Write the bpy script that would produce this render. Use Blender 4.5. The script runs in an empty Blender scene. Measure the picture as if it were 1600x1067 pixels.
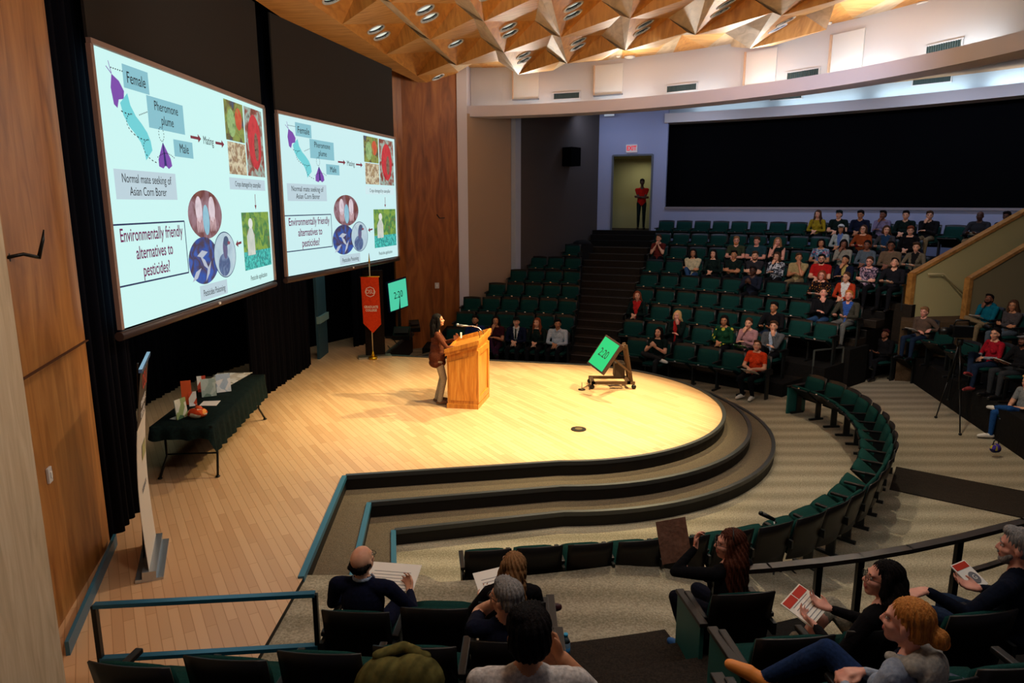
import bpy, bmesh, math, random
import numpy as np
from mathutils import Vector, Matrix, geometry
random.seed(7)
PI = math.pi
SC = bpy.context.scene
COL = SC.collection
# ---------------------------------------------------------------- camera
F, EYE = 1087.0, 4.05
TILT = math.atan(216 / F)
cam = bpy.data.cameras.new('camera'); cam.sensor_width = 36; cam.lens = F / 1600 * 36
cam.clip_start = 0.05; cam.clip_end = 100
co = bpy.data.objects.new('camera', cam); COL.objects.link(co)
co.location = (0, 0, EYE); co.rotation_euler = (PI / 2 - TILT, 0, 0)
SC.camera = co
# ---------------------------------------------------------------- world, exposure
w = bpy.data.worlds.new('world'); SC.world = w; w.use_nodes = True
w.node_tree.nodes['Background'].inputs[0].default_value = (0.35, 0.45, 0.7, 1)
w.node_tree.nodes['Background'].inputs[1].default_value = 0.012
vs = SC.view_settings
vs.view_transform = 'Standard'; vs.look = 'None'; vs.gamma = 1; vs.use_curve_mapping = False
vs.exposure = 0.0
# ---------------------------------------------------------------- lights of the hall and added fills
def aim(o, tgt):
    d = Vector(tgt) - o.location
    o.rotation_euler = d.to_track_quat('-Z', 'Y').to_euler()
def spot(name, loc, tgt, watt, deg, color, blend=.6, size=.12):
    l = bpy.data.lights.new(name, 'SPOT'); l.energy = watt; l.spot_size = math.radians(deg)
    l.spot_blend = blend; l.color = color; l.shadow_soft_size = size
    o = bpy.data.objects.new(name, l); COL.objects.link(o); o.location = loc; aim(o, tgt); return o
def area(name, loc, tgt, watt, sx, sy, color):
    l = bpy.data.lights.new(name, 'AREA'); l.energy = watt; l.shape = 'RECTANGLE'; l.size = sx; l.size_y = sy
    l.color = color
    o = bpy.data.objects.new(name, l); COL.objects.link(o); o.location = loc; aim(o, tgt); return o
CF = Vector((-2.70, 9.45)); RF, RW = 10.95, 11.5
C1 = Vector((-2.677, 6.761)); C2 = Vector((-1.93, 17.81))
def onC1(r, deg, z=0): a = math.radians(deg); return Vector((C1.x + r * math.cos(a), C1.y + r * math.sin(a), z))
def onCF(r, deg, z=0): a = math.radians(deg); return Vector((CF.x + r * math.cos(a), CF.y + r * math.sin(a), z))
def onC2(r, deg, z=0): a = math.radians(deg); return Vector((C2.x + r * math.cos(a), C2.y + r * math.sin(a), z))
WARM = (1, .82, .42)
spot('stage_spot', (4.6, 10.2, 7.0), (0.6, 12.0, .5), 4200, 50, WARM, .5)
spot('stage_spot', (3.2, 14.5, 7.0), (0.4, 11.6, .5), 3300, 56, WARM, .5)
spot('stage_spot', (1.8, 9.5, 7.0), (-.6, 11.6, .5), 2000, 62, WARM, .7)
spot('stage_wash', (.8, 8.8, 6.9), (-3.0, 8.6, .5), 620, 72, (1, .84, .66), .9)
spot('floor_spot', (2.2, 9.0, 7.1), (3.0, 7.9, 0), 700, 62, (1, .86, .62), .9)
spot('floor_spot', (5.5, 11.0, 7.1), (6.0, 10.4, 0), 560, 66, (1, .86, .62), .9)
spot('seat_spot', (3.5, 10.5, 7.0), (6.8, 18.0, 1.5), 900, 52, (1, .86, .72), .9, .25)
spot('seat_spot', (4.5, 9.5, 7.0), (9.3, 14.6, 1.5), 600, 58, (1, .88, .75), .9, .25)
area('house_fill', (3.0, 5.5, 7.0), (3.0, 5.0, 0), 120, 6, 5, (1, .96, .9))  # broad fill added to brighten the near carpet and seats
area('wall_fill', (.4, 3.2, 6.7), (-3.0, 4.0, 2.6), 60, .6, .6, (1, .85, .72))  # added fill that brightens the near left wall, no fitting there
for dg, wt in ((71, 16), (62, 22), (52, 24), (42, 28), (34, 28)):                    # fill strips added under the soffit to brighten the rear wall
    area('rear_wall_fill', onC1(17.6, dg, 6.9), onC1(19.2, dg, 4.4), wt, 1.6, .2, (.62, .72, 1))
area('house_fill', (4.5, 14.0, 6.2), (8.0, 23, 5.2), 60, 4, 2, (.62, .72, 1))  # added bluish fill toward the rear wall and its beam
area('ceiling_fill', (-1.0, 6.5, 6.3), (1.5, 14, 8.2), 90, 1.5, .4, (1, .93, .82))  # added fill reaching the facets from the near side
for dg, wt in ((78, 1), (70, 2.6), (60, 4), (50, 5), (40, 6), (30, 8), (20, 9)):   # cove lamps behind the curved fascia
    o = area('cove_lamp', onCF(RF + .2, dg, 6.62), onCF(RW + .1, dg, 7.2), wt, 1.5, .1, (.82, .92, 1))
for dg, wt in ((60, 10), (52, 20), (44, 26), (36, 34), (28, 34)):                       # upper cove behind the rear fascia
    o = area('rear_cove_lamp', onC1(19.27, dg, 7.02), onC1(19.56, dg, 7.35), wt * .35, 2.2, .1, (.75, .9, 1))
# ceiling facets are brushed by lights standing on the fascia shelf
for dg, wt in ((74, 40), (58, 60), (42, 60), (26, 60)):
    area('ceiling_fill', onCF(RF + .1, dg, 6.8), onCF(5.5, dg, 8.1), wt, .9, .2, (1, .9, .74))
# ---------------------------------------------------------------- pixel helpers (a point on a plane of known height or depth)
def ray(x, y):
    u = (x - 800) / F; v = (533.5 - y) / F
    return Vector((u, math.cos(TILT) + v * math.sin(TILT), -math.sin(TILT) + v * math.cos(TILT)))
def atz(x, y, z):
    d = ray(x, y); return d * ((z - EYE) / d.z) + Vector((0, 0, EYE))
def aty(x, y, Y):
    d = ray(x, y); return d * (Y / d.y) + Vector((0, 0, EYE))
def ring_hit(px, py, R, C=C1):
    d = ray(px, py); a = d.x**2 + d.y**2; b = -2 * (d.x * C.x + d.y * C.y); c = C.dot(C) - R * R
    return d * ((-b + math.sqrt(b * b - 4 * a * c)) / (2 * a)) + Vector((0, 0, EYE))
# ---------------------------------------------------------------- materials
_M = {}
def srgb(c):
    if isinstance(c, str):
        c = [int(c[i:i + 2], 16) / 255 for i in (0, 2, 4)]
    return tuple(((x / 12.92) if x <= .04045 else ((x + .055) / 1.055) ** 2.4) for x in c) + (1,)
def mat(name, color, rough=.7, metal=0, emit=0, spec=.3):
    if name in _M: return _M[name]
    m = bpy.data.materials.new(name); m.use_nodes = True
    b = m.node_tree.nodes['Principled BSDF']; c = srgb(color)
    b.inputs['Base Color'].default_value = c; b.inputs['Roughness'].default_value = rough
    b.inputs['Metallic'].default_value = metal; b.inputs['Specular IOR Level'].default_value = spec
    if emit:
        b.inputs['Emission Color'].default_value = c; b.inputs['Emission Strength'].default_value = emit
        b.inputs['Base Color'].default_value = (0, 0, 0, 1)
    _M[name] = m; return m
def tree(m): t = m.node_tree; return t, t.nodes, t.links, t.nodes['Principled BSDF']
def mapping(m, scale=(1, 1, 1), rot=(0, 0, 0), kind='Object'):
    t, n, l, b = tree(m)
    tc = n.new('ShaderNodeTexCoord'); mp = n.new('ShaderNodeMapping')
    mp.inputs['Scale'].default_value = scale; mp.inputs['Rotation'].default_value = rot
    l.new(tc.outputs[kind], mp.inputs['Vector']); return mp
def ramp(m, fac, stops, interp='LINEAR'):
    t, n, l, b = tree(m); r = n.new('ShaderNodeValToRGB'); r.color_ramp.interpolation = interp
    e = r.color_ramp.elements
    while len(e) < len(stops): e.new(.5)
    for q, (p, c) in zip(e, stops): q.position = p; q.color = srgb(c)
    l.new(fac, r.inputs[0]); return r.outputs[0]
def noise(m, vec, scale, detail=4, dist=0):
    t, n, l, b = tree(m); x = n.new('ShaderNodeTexNoise'); x.inputs['Scale'].default_value = scale
    x.inputs['Detail'].default_value = detail; x.inputs['Distortion'].default_value = dist
    l.new(vec, x.inputs['Vector']); return x.outputs[0]
def bump(m, h, strength=.3, dist=.01):
    t, n, l, b = tree(m); x = n.new('ShaderNodeBump'); x.inputs['Strength'].default_value = strength
    x.inputs['Distance'].default_value = dist; l.new(h, x.inputs['Height']); l.new(x.outputs[0], b.inputs['Normal'])
def wood(name, c1, c2, c3, scale=(1, 1, 8), rot=(0, 0, 0), rough=.45, ns=2.2, kind='Object'):
    if name in _M: return _M[name]
    m = mat(name, c2, rough, spec=.4); mp = mapping(m, scale, rot, kind)
    f = noise(m, mp.outputs[0], ns, 6, 1.2)
    t, n, l, b = tree(m); l.new(ramp(m, f, ((.3, c1), (.5, c2), (.72, c3))), b.inputs['Base Color'])
    return m
def fabric(name, c, c2=None, scale=60, rough=.95, wr=.5):
    """cloth with fine mottling and soft wrinkles"""
    if name in _M: return _M[name]
    m = mat(name, c, rough, spec=.1); mp = mapping(m)
    f = noise(m, mp.outputs[0], scale, 3)
    cc = srgb(c)
    d = c2 or tuple(max(0, x * .8) for x in ([int(c[i:i + 2], 16) / 255 for i in (0, 2, 4)] if isinstance(c, str) else c))
    t, n, l, b = tree(m); l.new(ramp(m, f, ((.35, d), (.65, c))), b.inputs['Base Color'])
    g = noise(m, mp.outputs[0], 9, 3, .6); bump(m, g, wr, .03)
    return m
def pattern(name, kind, cols, scale):
    """printed or woven cloth: floral, plaid, stripes, dots"""
    if name in _M: return _M[name]
    m = mat(name, cols[0], .95, spec=.1); mp = mapping(m); t, n, l, b = tree(m)
    if kind == 'floral':
        v = n.new('ShaderNodeTexVoronoi'); v.inputs['Scale'].default_value = scale; l.new(mp.outputs[0], v.inputs['Vector'])
        s = n.new('ShaderNodeSeparateColor'); l.new(v.outputs['Color'], s.inputs[0]); f = s.outputs[0]
        k = len(cols); out = ramp(m, f, [(i / k, c) for i, c in enumerate(cols)], 'CONSTANT')
    elif kind == 'dots':
        v = n.new('ShaderNodeTexVoronoi'); v.inputs['Scale'].default_value = scale; l.new(mp.outputs[0], v.inputs['Vector'])
        out = ramp(m, v.outputs['Distance'], ((0, cols[1]), (.28, cols[0])), 'CONSTANT')
    elif kind == 'stripes':
        wv = n.new('ShaderNodeTexWave'); wv.inputs['Scale'].default_value = scale; wv.bands_direction = 'Z'
        l.new(mp.outputs[0], wv.inputs['Vector']); out = ramp(m, wv.outputs[0], ((0, cols[0]), (.55, cols[1])), 'CONSTANT')
    else:
        outs = []
        for d in 'XZ':
            wv = n.new('ShaderNodeTexWave'); wv.inputs['Scale'].default_value = scale; wv.bands_direction = d
            l.new(mp.outputs[0], wv.inputs['Vector']); outs.append(wv.outputs[0])
        a = n.new('ShaderNodeMath'); l.new(outs[0], a.inputs[0]); l.new(outs[1], a.inputs[1])
        h = n.new('ShaderNodeMath'); h.operation = 'MULTIPLY'; h.inputs[1].default_value = .5; l.new(a.outputs[0], h.inputs[0])
        out = ramp(m, h.outputs[0], [(i / len(cols), c) for i, c in enumerate(cols)])
    l.new(out, b.inputs['Base Color'])
    g = noise(m, mp.outputs[0], 9, 3, .6); bump(m, g, .4, .03)
    return m
# setting materials
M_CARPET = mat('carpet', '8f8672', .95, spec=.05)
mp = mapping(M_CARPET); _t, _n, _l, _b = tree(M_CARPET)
_w = _n.new('ShaderNodeTexWave'); _w.bands_direction = 'Y'; _w.inputs['Scale'].default_value = .75  # broad soft bands along y, mixed into the carpet colour
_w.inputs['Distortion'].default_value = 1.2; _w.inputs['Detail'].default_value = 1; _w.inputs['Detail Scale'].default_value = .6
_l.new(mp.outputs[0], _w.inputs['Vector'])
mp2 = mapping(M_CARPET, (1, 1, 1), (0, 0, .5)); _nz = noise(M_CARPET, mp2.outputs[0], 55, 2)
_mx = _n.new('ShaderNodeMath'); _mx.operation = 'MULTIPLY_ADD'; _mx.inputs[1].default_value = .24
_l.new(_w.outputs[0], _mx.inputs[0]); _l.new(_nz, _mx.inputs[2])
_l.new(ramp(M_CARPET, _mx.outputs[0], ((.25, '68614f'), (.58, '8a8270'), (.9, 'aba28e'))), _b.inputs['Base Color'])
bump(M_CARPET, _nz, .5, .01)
M_STEP = fabric('step_carpet', '6b5f50', '4c4338', 90)
M_DARKCARPET = fabric('dark_carpet', '332c26', '231e1a', 70)
M_RISER = mat('riser_black', '16120f', .6)
M_NOSE = mat('nosing', '34373a', .35, spec=.5)
M_NOSEBLUE = mat('nosing_blue', '2a6078', .35, spec=.5)
M_TERR = fabric('terrace_carpet', '1c1a19', '121110', 60)
M_STAGE = mat('stage_maple', 'c79a68', .34, spec=.5)
mp = mapping(M_STAGE, (1, 1, 1), (0, 0, math.radians(59)))
_t, _n, _l, _b = tree(M_STAGE)
_br = _n.new('ShaderNodeTexBrick'); _br.inputs['Scale'].default_value = 1; _br.inputs['Brick Width'].default_value = .9
_br.inputs['Row Height'].default_value = .085; _br.inputs['Mortar Size'].default_value = .003; _br.inputs['Bias'].default_value = -.2
_br.inputs['Color1'].default_value = srgb('cda67e'); _br.inputs['Color2'].default_value = srgb('b98f68'); _br.inputs['Mortar'].default_value = srgb('a67c52')
_l.new(mp.outputs[0], _br.inputs['Vector']); _l.new(_br.outputs[0], _b.inputs['Base Color'])
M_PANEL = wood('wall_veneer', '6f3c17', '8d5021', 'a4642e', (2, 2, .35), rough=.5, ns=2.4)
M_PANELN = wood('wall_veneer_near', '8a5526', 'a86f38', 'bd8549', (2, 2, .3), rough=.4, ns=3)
M_PALEWOOD = wood('pale_wall', 'b9a384', 'c9b394', 'd6c3a6', (3, 3, .3), rough=.7, ns=5)
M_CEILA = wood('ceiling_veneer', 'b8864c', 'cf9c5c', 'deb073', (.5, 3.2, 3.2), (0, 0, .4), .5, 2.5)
M_CEILB = wood('ceiling_veneer_shade', 'b07434', 'c8893f', 'd89c4e', (3.5, .7, .7), (0, 0, .2), .5, 2.5)  # same veneer, shading of the lamp facets put into a deeper tone
M_CEILC = wood('ceiling_veneer_shade_grey', 'b09878', 'c4ab8a', 'd4bc98', (2.5, .5, 2.5), (0, 0, .9), .5, 2.5)  # same veneer, shading of the side strips put into a greyer tone
M_WHITE = mat('white_plaster', 'cbc8c6', .8)
M_FASCIA = mat('fascia_paint', 'ccc6ce', .8)
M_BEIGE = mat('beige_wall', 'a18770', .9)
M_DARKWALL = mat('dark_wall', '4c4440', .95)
M_BLUEWALL = mat('rear_wall_paint', '9ba1bf', .9)
M_VESTWALL = mat('vestibule_paint', '9a9670', .9)
M_PALEGREEN = mat('stair_wall_paint', 'b3a878', .9)
M_TRIMWOOD = wood('oak_trim', '8a5c2a', 'a87438', 'b98848', (3, 3, 3))
M_BLACK = mat('black_void', '050507', .95, spec=.05)
M_CURT = mat('curtain_velvet', '0c0d16', .95, spec=.05)
M_MASK = mat('screen_masking', '33302f', .95, spec=.05)
M_SEATG = fabric('seat_fabric', '0f3834', '0b2c29', 120, wr=.15)
M_SEATB = mat('seat_shell', '120e0d', .4, spec=.35)
M_SEATM = mat('seat_iron', '121414', .45, spec=.5)
M_SEATE = mat('seat_end_panel', '1d5a55', .5, spec=.4)
M_CHROME = mat('chrome', 'd8dadc', .2, 1)
M_BLKMET = mat('black_metal', '101112', .35, .4, spec=.5)
M_BLUEMET = mat('painted_rail', '1f6280', .3, .3, spec=.6)
M_OAK = wood('lectern_oak', '9c5a1e', 'b8742a', 'cc8c3c', (5, 5, .5), rough=.35, ns=4)
M_PAPER = mat('paper', 'e6e2da', .8)
M_REDP = mat('red_print', 'b8321f', .7)
M_GREYP = mat('grey_print', '6f7076', .7)
M_INK = mat('ink', '15151a', .8)
M_VENT = mat('vent_slats', '3c4a48', .6)
# ---------------------------------------------------------------- mesh helpers
def finish(name, bm, mats, parent=None, smooth=False, recalc=True):
    if recalc: bmesh.ops.recalc_face_normals(bm, faces=bm.faces)
    me = bpy.data.meshes.new(name); bm.to_mesh(me); bm.free()
    if not isinstance(mats, (list, tuple)): mats = [mats]
    for m in mats: me.materials.append(m)
    if smooth:
        me.polygons.foreach_set('use_smooth', [True] * len(me.polygons))
    o = bpy.data.objects.new(name, me); COL.objects.link(o)
    if parent: o.parent = parent
    return o
def tag(o, label=None, cat=None, group=None, kind=None):
    if label: o['label'] = label
    if cat: o['category'] = cat
    if group: o['group'] = group
    if kind: o['kind'] = kind
    return o
def empty(name, loc, rz=0, label=None, cat=None, group=None):
    o = bpy.data.objects.new(name, None); COL.objects.link(o); o.empty_display_size = .1
    o.location = loc; o.rotation_euler = (0, 0, rz); return tag(o, label, cat, group)
def struct(name, bm, m, label=None, smooth=False, recalc=True):
    o = finish(name, bm, m, None, smooth, recalc); o['kind'] = 'structure'
    if label: o['label'] = label
    return o
def B(): return bmesh.new()
def solid(bm, t, faces=None):
    bm.normal_update(); bmesh.ops.solidify(bm, geom=faces if faces is not None else bm.faces[:], thickness=t)
def box(bm, c, s, rot=None, mi=0, bev=0):
    M = Matrix.Translation(c) @ (rot.to_4x4() if rot is not None else Matrix()) @ Matrix.Diagonal((s[0], s[1], s[2], 1))
    r = bmesh.ops.create_cube(bm, size=1, matrix=M)
    fs = {f for v in r['verts'] for f in v.link_faces}
    if bev:
        es = {e for v in r['verts'] for e in v.link_edges}
        q = bmesh.ops.bevel(bm, geom=list(es), offset=bev, segments=2, affect='EDGES', profile=.6)
        fs = set(q['faces']) | {f for f in fs if f.is_valid}
    for f in fs: f.material_index = mi
    return bm
def rz(a): return Matrix.Rotation(a, 3, 'Z')
def rx(a): return Matrix.Rotation(a, 3, 'X')
def ry(a): return Matrix.Rotation(a, 3, 'Y')
def tube(bm, pts, r, seg=8, mi=0, closed=False):
    pts = [Vector(p) for p in pts]; n = len(pts); rings = []
    rr = r if isinstance(r, (list, tuple)) else [r] * n
    up = None
    for i, p in enumerate(pts):
        a = pts[max(0, i - 1)]; b = pts[min(n - 1, i + 1)]
        d = (b - a).normalized()
        if up is None: up = d.orthogonal().normalized()
        up = (up - d * up.dot(d)).normalized(); s = d.cross(up)
        rings.append([bm.verts.new(p + (up * math.cos(t) + s * math.sin(t)) * rr[i]) for t in [2 * PI * k / seg for k in range(seg)]])
    for A, Bq in zip(rings, rings[1:]):
        for k in range(seg):
            f = bm.faces.new((A[k], A[(k + 1) % seg], Bq[(k + 1) % seg], Bq[k])); f.material_index = mi; f.smooth = True
    for R in (rings[0][::-1], rings[-1]):
        f = bm.faces.new(R); f.material_index = mi
    return bm
def bar(bm, a, b, w_, h_, mi=0):
    """rectangular bar from a to b; w_ sideways, h_ in the vertical plane"""
    a, b = Vector(a), Vector(b); d = b - a; L = d.length; d.normalize()
    s = d.cross(Vector((0, 0, 1)))
    s = s.normalized() if s.length > 1e-4 else Vector((1, 0, 0))
    u = s.cross(d)
    M = Matrix((s, d, u)).transposed()
    return box(bm, (a + b) / 2, (w_, L, h_), M, mi)
def cyl(bm, c, r, h, seg=20, rot=None, mi=0, r2=None):
    M = Matrix.Translation(c) @ (rot.to_4x4() if rot is not None else Matrix())
    q = bmesh.ops.create_cone(bm, cap_ends=True, segments=seg, radius1=r, radius2=r if r2 is None else r2, depth=h, matrix=M)
    for f in {f for v in q['verts'] for f in v.link_faces}: f.material_index = mi; f.smooth = len(f.verts) == 4
    return bm
def ball(bm, c, s, mi=0, seg=12, rot=None):
    M = Matrix.Translation(c) @ (rot.to_4x4() if rot is not None else Matrix()) @ Matrix.Diagonal((s[0], s[1], s[2], 1))
    q = bmesh.ops.create_uvsphere(bm, u_segments=seg, v_segments=seg * 2 // 3, radius=1, matrix=M)
    for f in {f for v in q['verts'] for f in v.link_faces}: f.material_index = mi; f.smooth = True
    return bm
def prism(bm, pts, z0, z1, mi=0, mtop=None):
    lo = [bm.verts.new((p[0], p[1], z0 if not callable(z0) else z0(p))) for p in pts]
    hi = [bm.verts.new((p[0], p[1], z1 if not callable(z1) else z1(p))) for p in pts]
    n = len(pts)
    f = bm.faces.new(lo[::-1]); f.material_index = mi
    f = bm.faces.new(hi); f.material_index = mi if mtop is None else mtop
    for i in range(n):
        f = bm.faces.new((lo[i], lo[(i + 1) % n], hi[(i + 1) % n], hi[i])); f.material_index = mi
    return bm
def arcpts(C, r, a0, a1, n):
    return [(C.x + r * math.cos(math.radians(a0 + (a1 - a0) * i / n)), C.y + r * math.sin(math.radians(a0 + (a1 - a0) * i / n))) for i in range(n + 1)]
def sector(bm, C, r0, r1, a0, a1, z0, z1, n=24, mi=0, mtop=None):
    A = arcpts(C, r0, a0, a1, n); Bq = arcpts(C, r1, a0, a1, n)
    for i in range(n):
        prism(bm, [A[i], Bq[i], Bq[i + 1], A[i + 1]], z0, z1, mi, mtop)
    bmesh.ops.remove_doubles(bm, verts=bm.verts, dist=1e-5)
    inner = [f for f in bm.faces if False]
    return bm
def sector_solid(C, r0, r1, a0, a1, z0, z1, n=24, mtop=0, mi=0):
    bm = B(); rings = []
    for (r, z) in ((r0, z0), (r1, z0), (r1, z1), (r0, z1)):
        rings.append([bm.verts.new((x, y, z)) for x, y in arcpts(C, r, a0, a1, n)])
    for k in range(4):
        P, Q = rings[k], rings[(k + 1) % 4]
        for i in range(n):
            f = bm.faces.new((P[i], P[i + 1], Q[i + 1], Q[i])); f.material_index = mtop if k == 2 else mi
    for e in (0, n): bm.faces.new([R[e] for R in rings]).material_index = mi
    return bm
def quadm(bm, pts, mi=0):
    f = bm.faces.new([bm.verts.new(p) for p in pts]); f.material_index = mi; return f
def copy_tree(o, parent=None):
    c = o.copy(); COL.objects.link(c)
    if parent: c.parent = parent
    for ch in list(o.children): copy_tree(ch, c)
    return c
def text_mesh(s, size, m, name='lettering', parent=None, loc=(0, 0, 0), rot=None, align='CENTER', sx=1.0, extr=.0008, bold=0):
    """lettering as a thin mesh lying in its local xy plane"""
    cu = bpy.data.curves.new('lettering', 'FONT'); cu.body = s; cu.size = size; cu.align_x = align; cu.align_y = 'CENTER'
    cu.extrude = extr; cu.resolution_u = 3; cu.space_line = 1.0; cu.offset = bold
    o = bpy.data.objects.new('lettering', cu); COL.objects.link(o)
    dg = bpy.context.evaluated_depsgraph_get(); me = bpy.data.meshes.new_from_object(o.evaluated_get(dg))
    bpy.data.objects.remove(o); bpy.data.curves.remove(cu)
    me.name = name; me.materials.clear(); me.materials.append(m)
    q = bpy.data.objects.new(name, me); COL.objects.link(q)
    if parent: q.parent = parent
    R = rot if rot is not None else Matrix.Identity(3)
    q.matrix_local = Matrix.Translation(loc) @ R.to_4x4() @ Matrix.Diagonal((sx, 1, 1, 1))
    return q
# ================================================================ SETTING
def refl(p):
    """mirror a plan point across the axis of the thrust stage"""
    a = math.radians(-3.9); o = Vector((.69, 12.08)); d = Vector((math.cos(a), math.sin(a)))
    v = Vector(p[:2]) - o; r = d * (2 * v.dot(d)) - v; return (o + r)
ZS = .55
def lip(off):
    """outline of the thrust: straight near edge, round nose, straight far edge (offset outwards by off)"""
    near = [Vector((-2.17 + off * .95, 8.56 - off))]
    cc = Vector((.686, 12.08)); R = 3.02 + off
    a0 = math.degrees(math.atan2(9.01 - 12.08, .88 - .686)) - 4
    arc = [(cc.x + R * math.cos(math.radians(a)), cc.y + R * math.sin(math.radians(a))) for a in np.linspace(a0, a0 + 155 + 8, 44)]
    far = [Vector((-3.0 + off * 1.1, 15.95 + off * .9))]
    return [tuple(near[0])] + arc + [tuple(far[0])]
L0 = lip(0); L1 = lip(.42); L2 = lip(.80)
nearx = [(-1.99, 6.05), (-1.56, 6.1), (-1.13, 6.15)]
farx = [tuple(refl(p)) for p in nearx]
farx[0] = (-2.75, 18.9)
# main deck
deck = [(-4.7, 4.2), (-2.0, 4.2), nearx[0]] + L0 + [farx[0], (-2.8, 19.2), (-4.6, 19.4), (-6.7, 13.4), (-6.7, 8.0)]
bm = B()
tri = geometry.tessellate_polygon([[Vector((p[0], p[1], 0)) for p in deck]])
vt = [bm.verts.new((p[0], p[1], ZS)) for p in deck]
for t3 in tri: bm.faces.new([vt[i] for i in t3])
vb = [bm.verts.new((p[0], p[1], 0)) for p in deck]
for i in range(len(deck)):
    j = (i + 1) % len(deck); bm.faces.new((vt[i], vt[j], vb[j], vb[i])).material_index = 1
for f in bm.faces:
    f.normal_update()
    if abs(f.normal.z) > .5 and f.normal.z < 0: f.normal_flip()
struct('floor_stage', bm, [M_STAGE, M_RISER], 'pale maple thrust stage floor with rounded nose', recalc=False)
def step_body(path, ztop, name, label):
    """a tread follows the deck outline; path is the outer edge, the inner side runs under the deck"""
    bm = B(); c = Vector((-1.5, 12.2))
    lo = [bm.verts.new((p[0], p[1], 0)) for p in path]; hi = [bm.verts.new((p[0], p[1], ztop)) for p in path]
    for i in range(len(path) - 1):
        bm.faces.new((lo[i], lo[i + 1], hi[i + 1], hi[i])).material_index = 1
    inner = [Vector(p).lerp(c, .0) for p in path]
    vi = []
    for k, p in enumerate(path):
        q = Vector(p)
        prev = Vector(path[max(0, k - 1)]); nxt = Vector(path[min(len(path) - 1, k + 1)])
        t = (nxt - prev).normalized(); nrm = Vector((-t.y, t.x))
        w_ = .62
        if k in (0, len(path) - 1): nrm = Vector((-1, 0)); w_ = .55
        elif k in (1, len(path) - 2): nrm = Vector((-1, .0)) + (Vector((0, 1)) if k == 1 else Vector((0, -1))); nrm *= .9
        vi.append(bm.verts.new((q.x + nrm.x * w_, q.y + nrm.y * w_, ztop)))
    for i in range(len(path) - 1):
        bm.faces.new((hi[i], hi[i + 1], vi[i + 1], vi[i]))
    return struct(name, bm, [M_STEP, M_RISER], label)
P1 = [nearx[1]] + L1 + [farx[1]]; P2 = [nearx[2]] + L2 + [farx[2]]
step_body(P1, .365, 'floor_step', 'upper brown carpeted step round the stage')
step_body(P2, .18, 'floor_step', 'lower brown carpeted step round the stage')
def nosing(path, z, name, w_=.045, h_=.022):
    for nm, seg, m in (('a', path[:2], M_NOSEBLUE), ('b', path[1:-1], M_NOSE), ('c', path[-2:], M_NOSE)):
        bm = B(); n = len(seg)
        prof = [(-w_, 0), (.012, 0), (.012, -.03), (.0, -.03), (-.0, -.0)]
        prof = [(-w_, h_), (.014, h_), (.014, -.035), (-.002, -.035), (-w_, .0)]
        rings = []
        for k in range(n):
            a = Vector(seg[max(0, k - 1)]); b = Vector(seg[min(n - 1, k + 1)]); t = (b - a).normalized(); nn = Vector((t.y, -t.x))
            rings.append([bm.verts.new((seg[k][0] + nn.x * u, seg[k][1] + nn.y * u, z + v)) for u, v in prof])
        for A, Q in zip(rings, rings[1:]):
            for k in range(5): bm.faces.new((A[k], A[(k + 1) % 5], Q[(k + 1) % 5], Q[k]))
        bm.faces.new(rings[0]); bm.faces.new(rings[-1])
        struct('trim_' + name, bm, m, None)
nosing([nearx[0]] + L0 + [farx[0]], ZS, '1'); nosing(P1, .365, '2'); nosing(P2, .18, '3')
# hall floor
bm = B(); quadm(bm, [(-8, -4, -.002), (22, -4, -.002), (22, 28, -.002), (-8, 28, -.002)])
struct('floor', bm, M_CARPET, 'grey beige carpet of the hall floor with soft colour bands')
# dark flat strip across the carpet at the right
bm = B(); prism(bm, [(5.44, 9.42), (6.65, 8.52), (8.6, 7.6), (8.9, 8.4), (7.33, 9.35), (6.01, 10.29)], 0, .012)
struct('floor_strip', bm, M_DARKCARPET, 'dark flat strip crossing the beige carpet behind the curved seats')
# sloping walk between the stage steps and the near seats
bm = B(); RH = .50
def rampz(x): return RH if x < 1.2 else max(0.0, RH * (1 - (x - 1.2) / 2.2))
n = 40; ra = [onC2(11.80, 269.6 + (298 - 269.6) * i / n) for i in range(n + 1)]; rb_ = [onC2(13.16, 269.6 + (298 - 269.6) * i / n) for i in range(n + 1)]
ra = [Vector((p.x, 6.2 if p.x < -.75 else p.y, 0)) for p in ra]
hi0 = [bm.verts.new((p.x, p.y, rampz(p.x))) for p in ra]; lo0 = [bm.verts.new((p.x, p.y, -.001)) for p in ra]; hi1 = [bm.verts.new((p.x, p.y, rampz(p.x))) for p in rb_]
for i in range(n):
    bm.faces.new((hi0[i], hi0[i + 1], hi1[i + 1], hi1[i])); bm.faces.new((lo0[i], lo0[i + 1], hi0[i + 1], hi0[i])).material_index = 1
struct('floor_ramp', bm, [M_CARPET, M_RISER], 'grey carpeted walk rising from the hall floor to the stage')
# ---- far bank terraces
def zk(k): return .27 * (k - 1) + .007 * (k - 1) ** 2
def Rk(k): return 11.05 + .9 * (k - 1)
AR = {1: 61.2, 2: 63.2, 3: 63.9, 4: 64.4, 5: 64.9, 6: 65.2, 7: 65.5, 8: 65.9, 9: 66.2}
AL = {1: 67.6, 2: 68.3, 3: 69.2, 4: 69.9, 5: 70.7, 6: 71.4, 7: 72.2, 8: 72.5, 9: 72.5}
AW = {1: 90, 2: 88.5, 3: 86.5, 4: 84, 5: 81.5, 6: 79.3, 7: 77.6, 8: 75.5, 9: 74}
AE = {1: 43.4, 2: 42.0, 3: 39.9, 4: 39.7, 5: 40.9, 6: 40.9, 7: 40.5, 8: 40.3, 9: 35.3}
AS = {1: 43.2, 2: 41.8, 3: 39.6, 4: 39.2, 5: 39.5, 6: 39.5, 7: 38.0, 8: 38.2, 9: 35}
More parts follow.
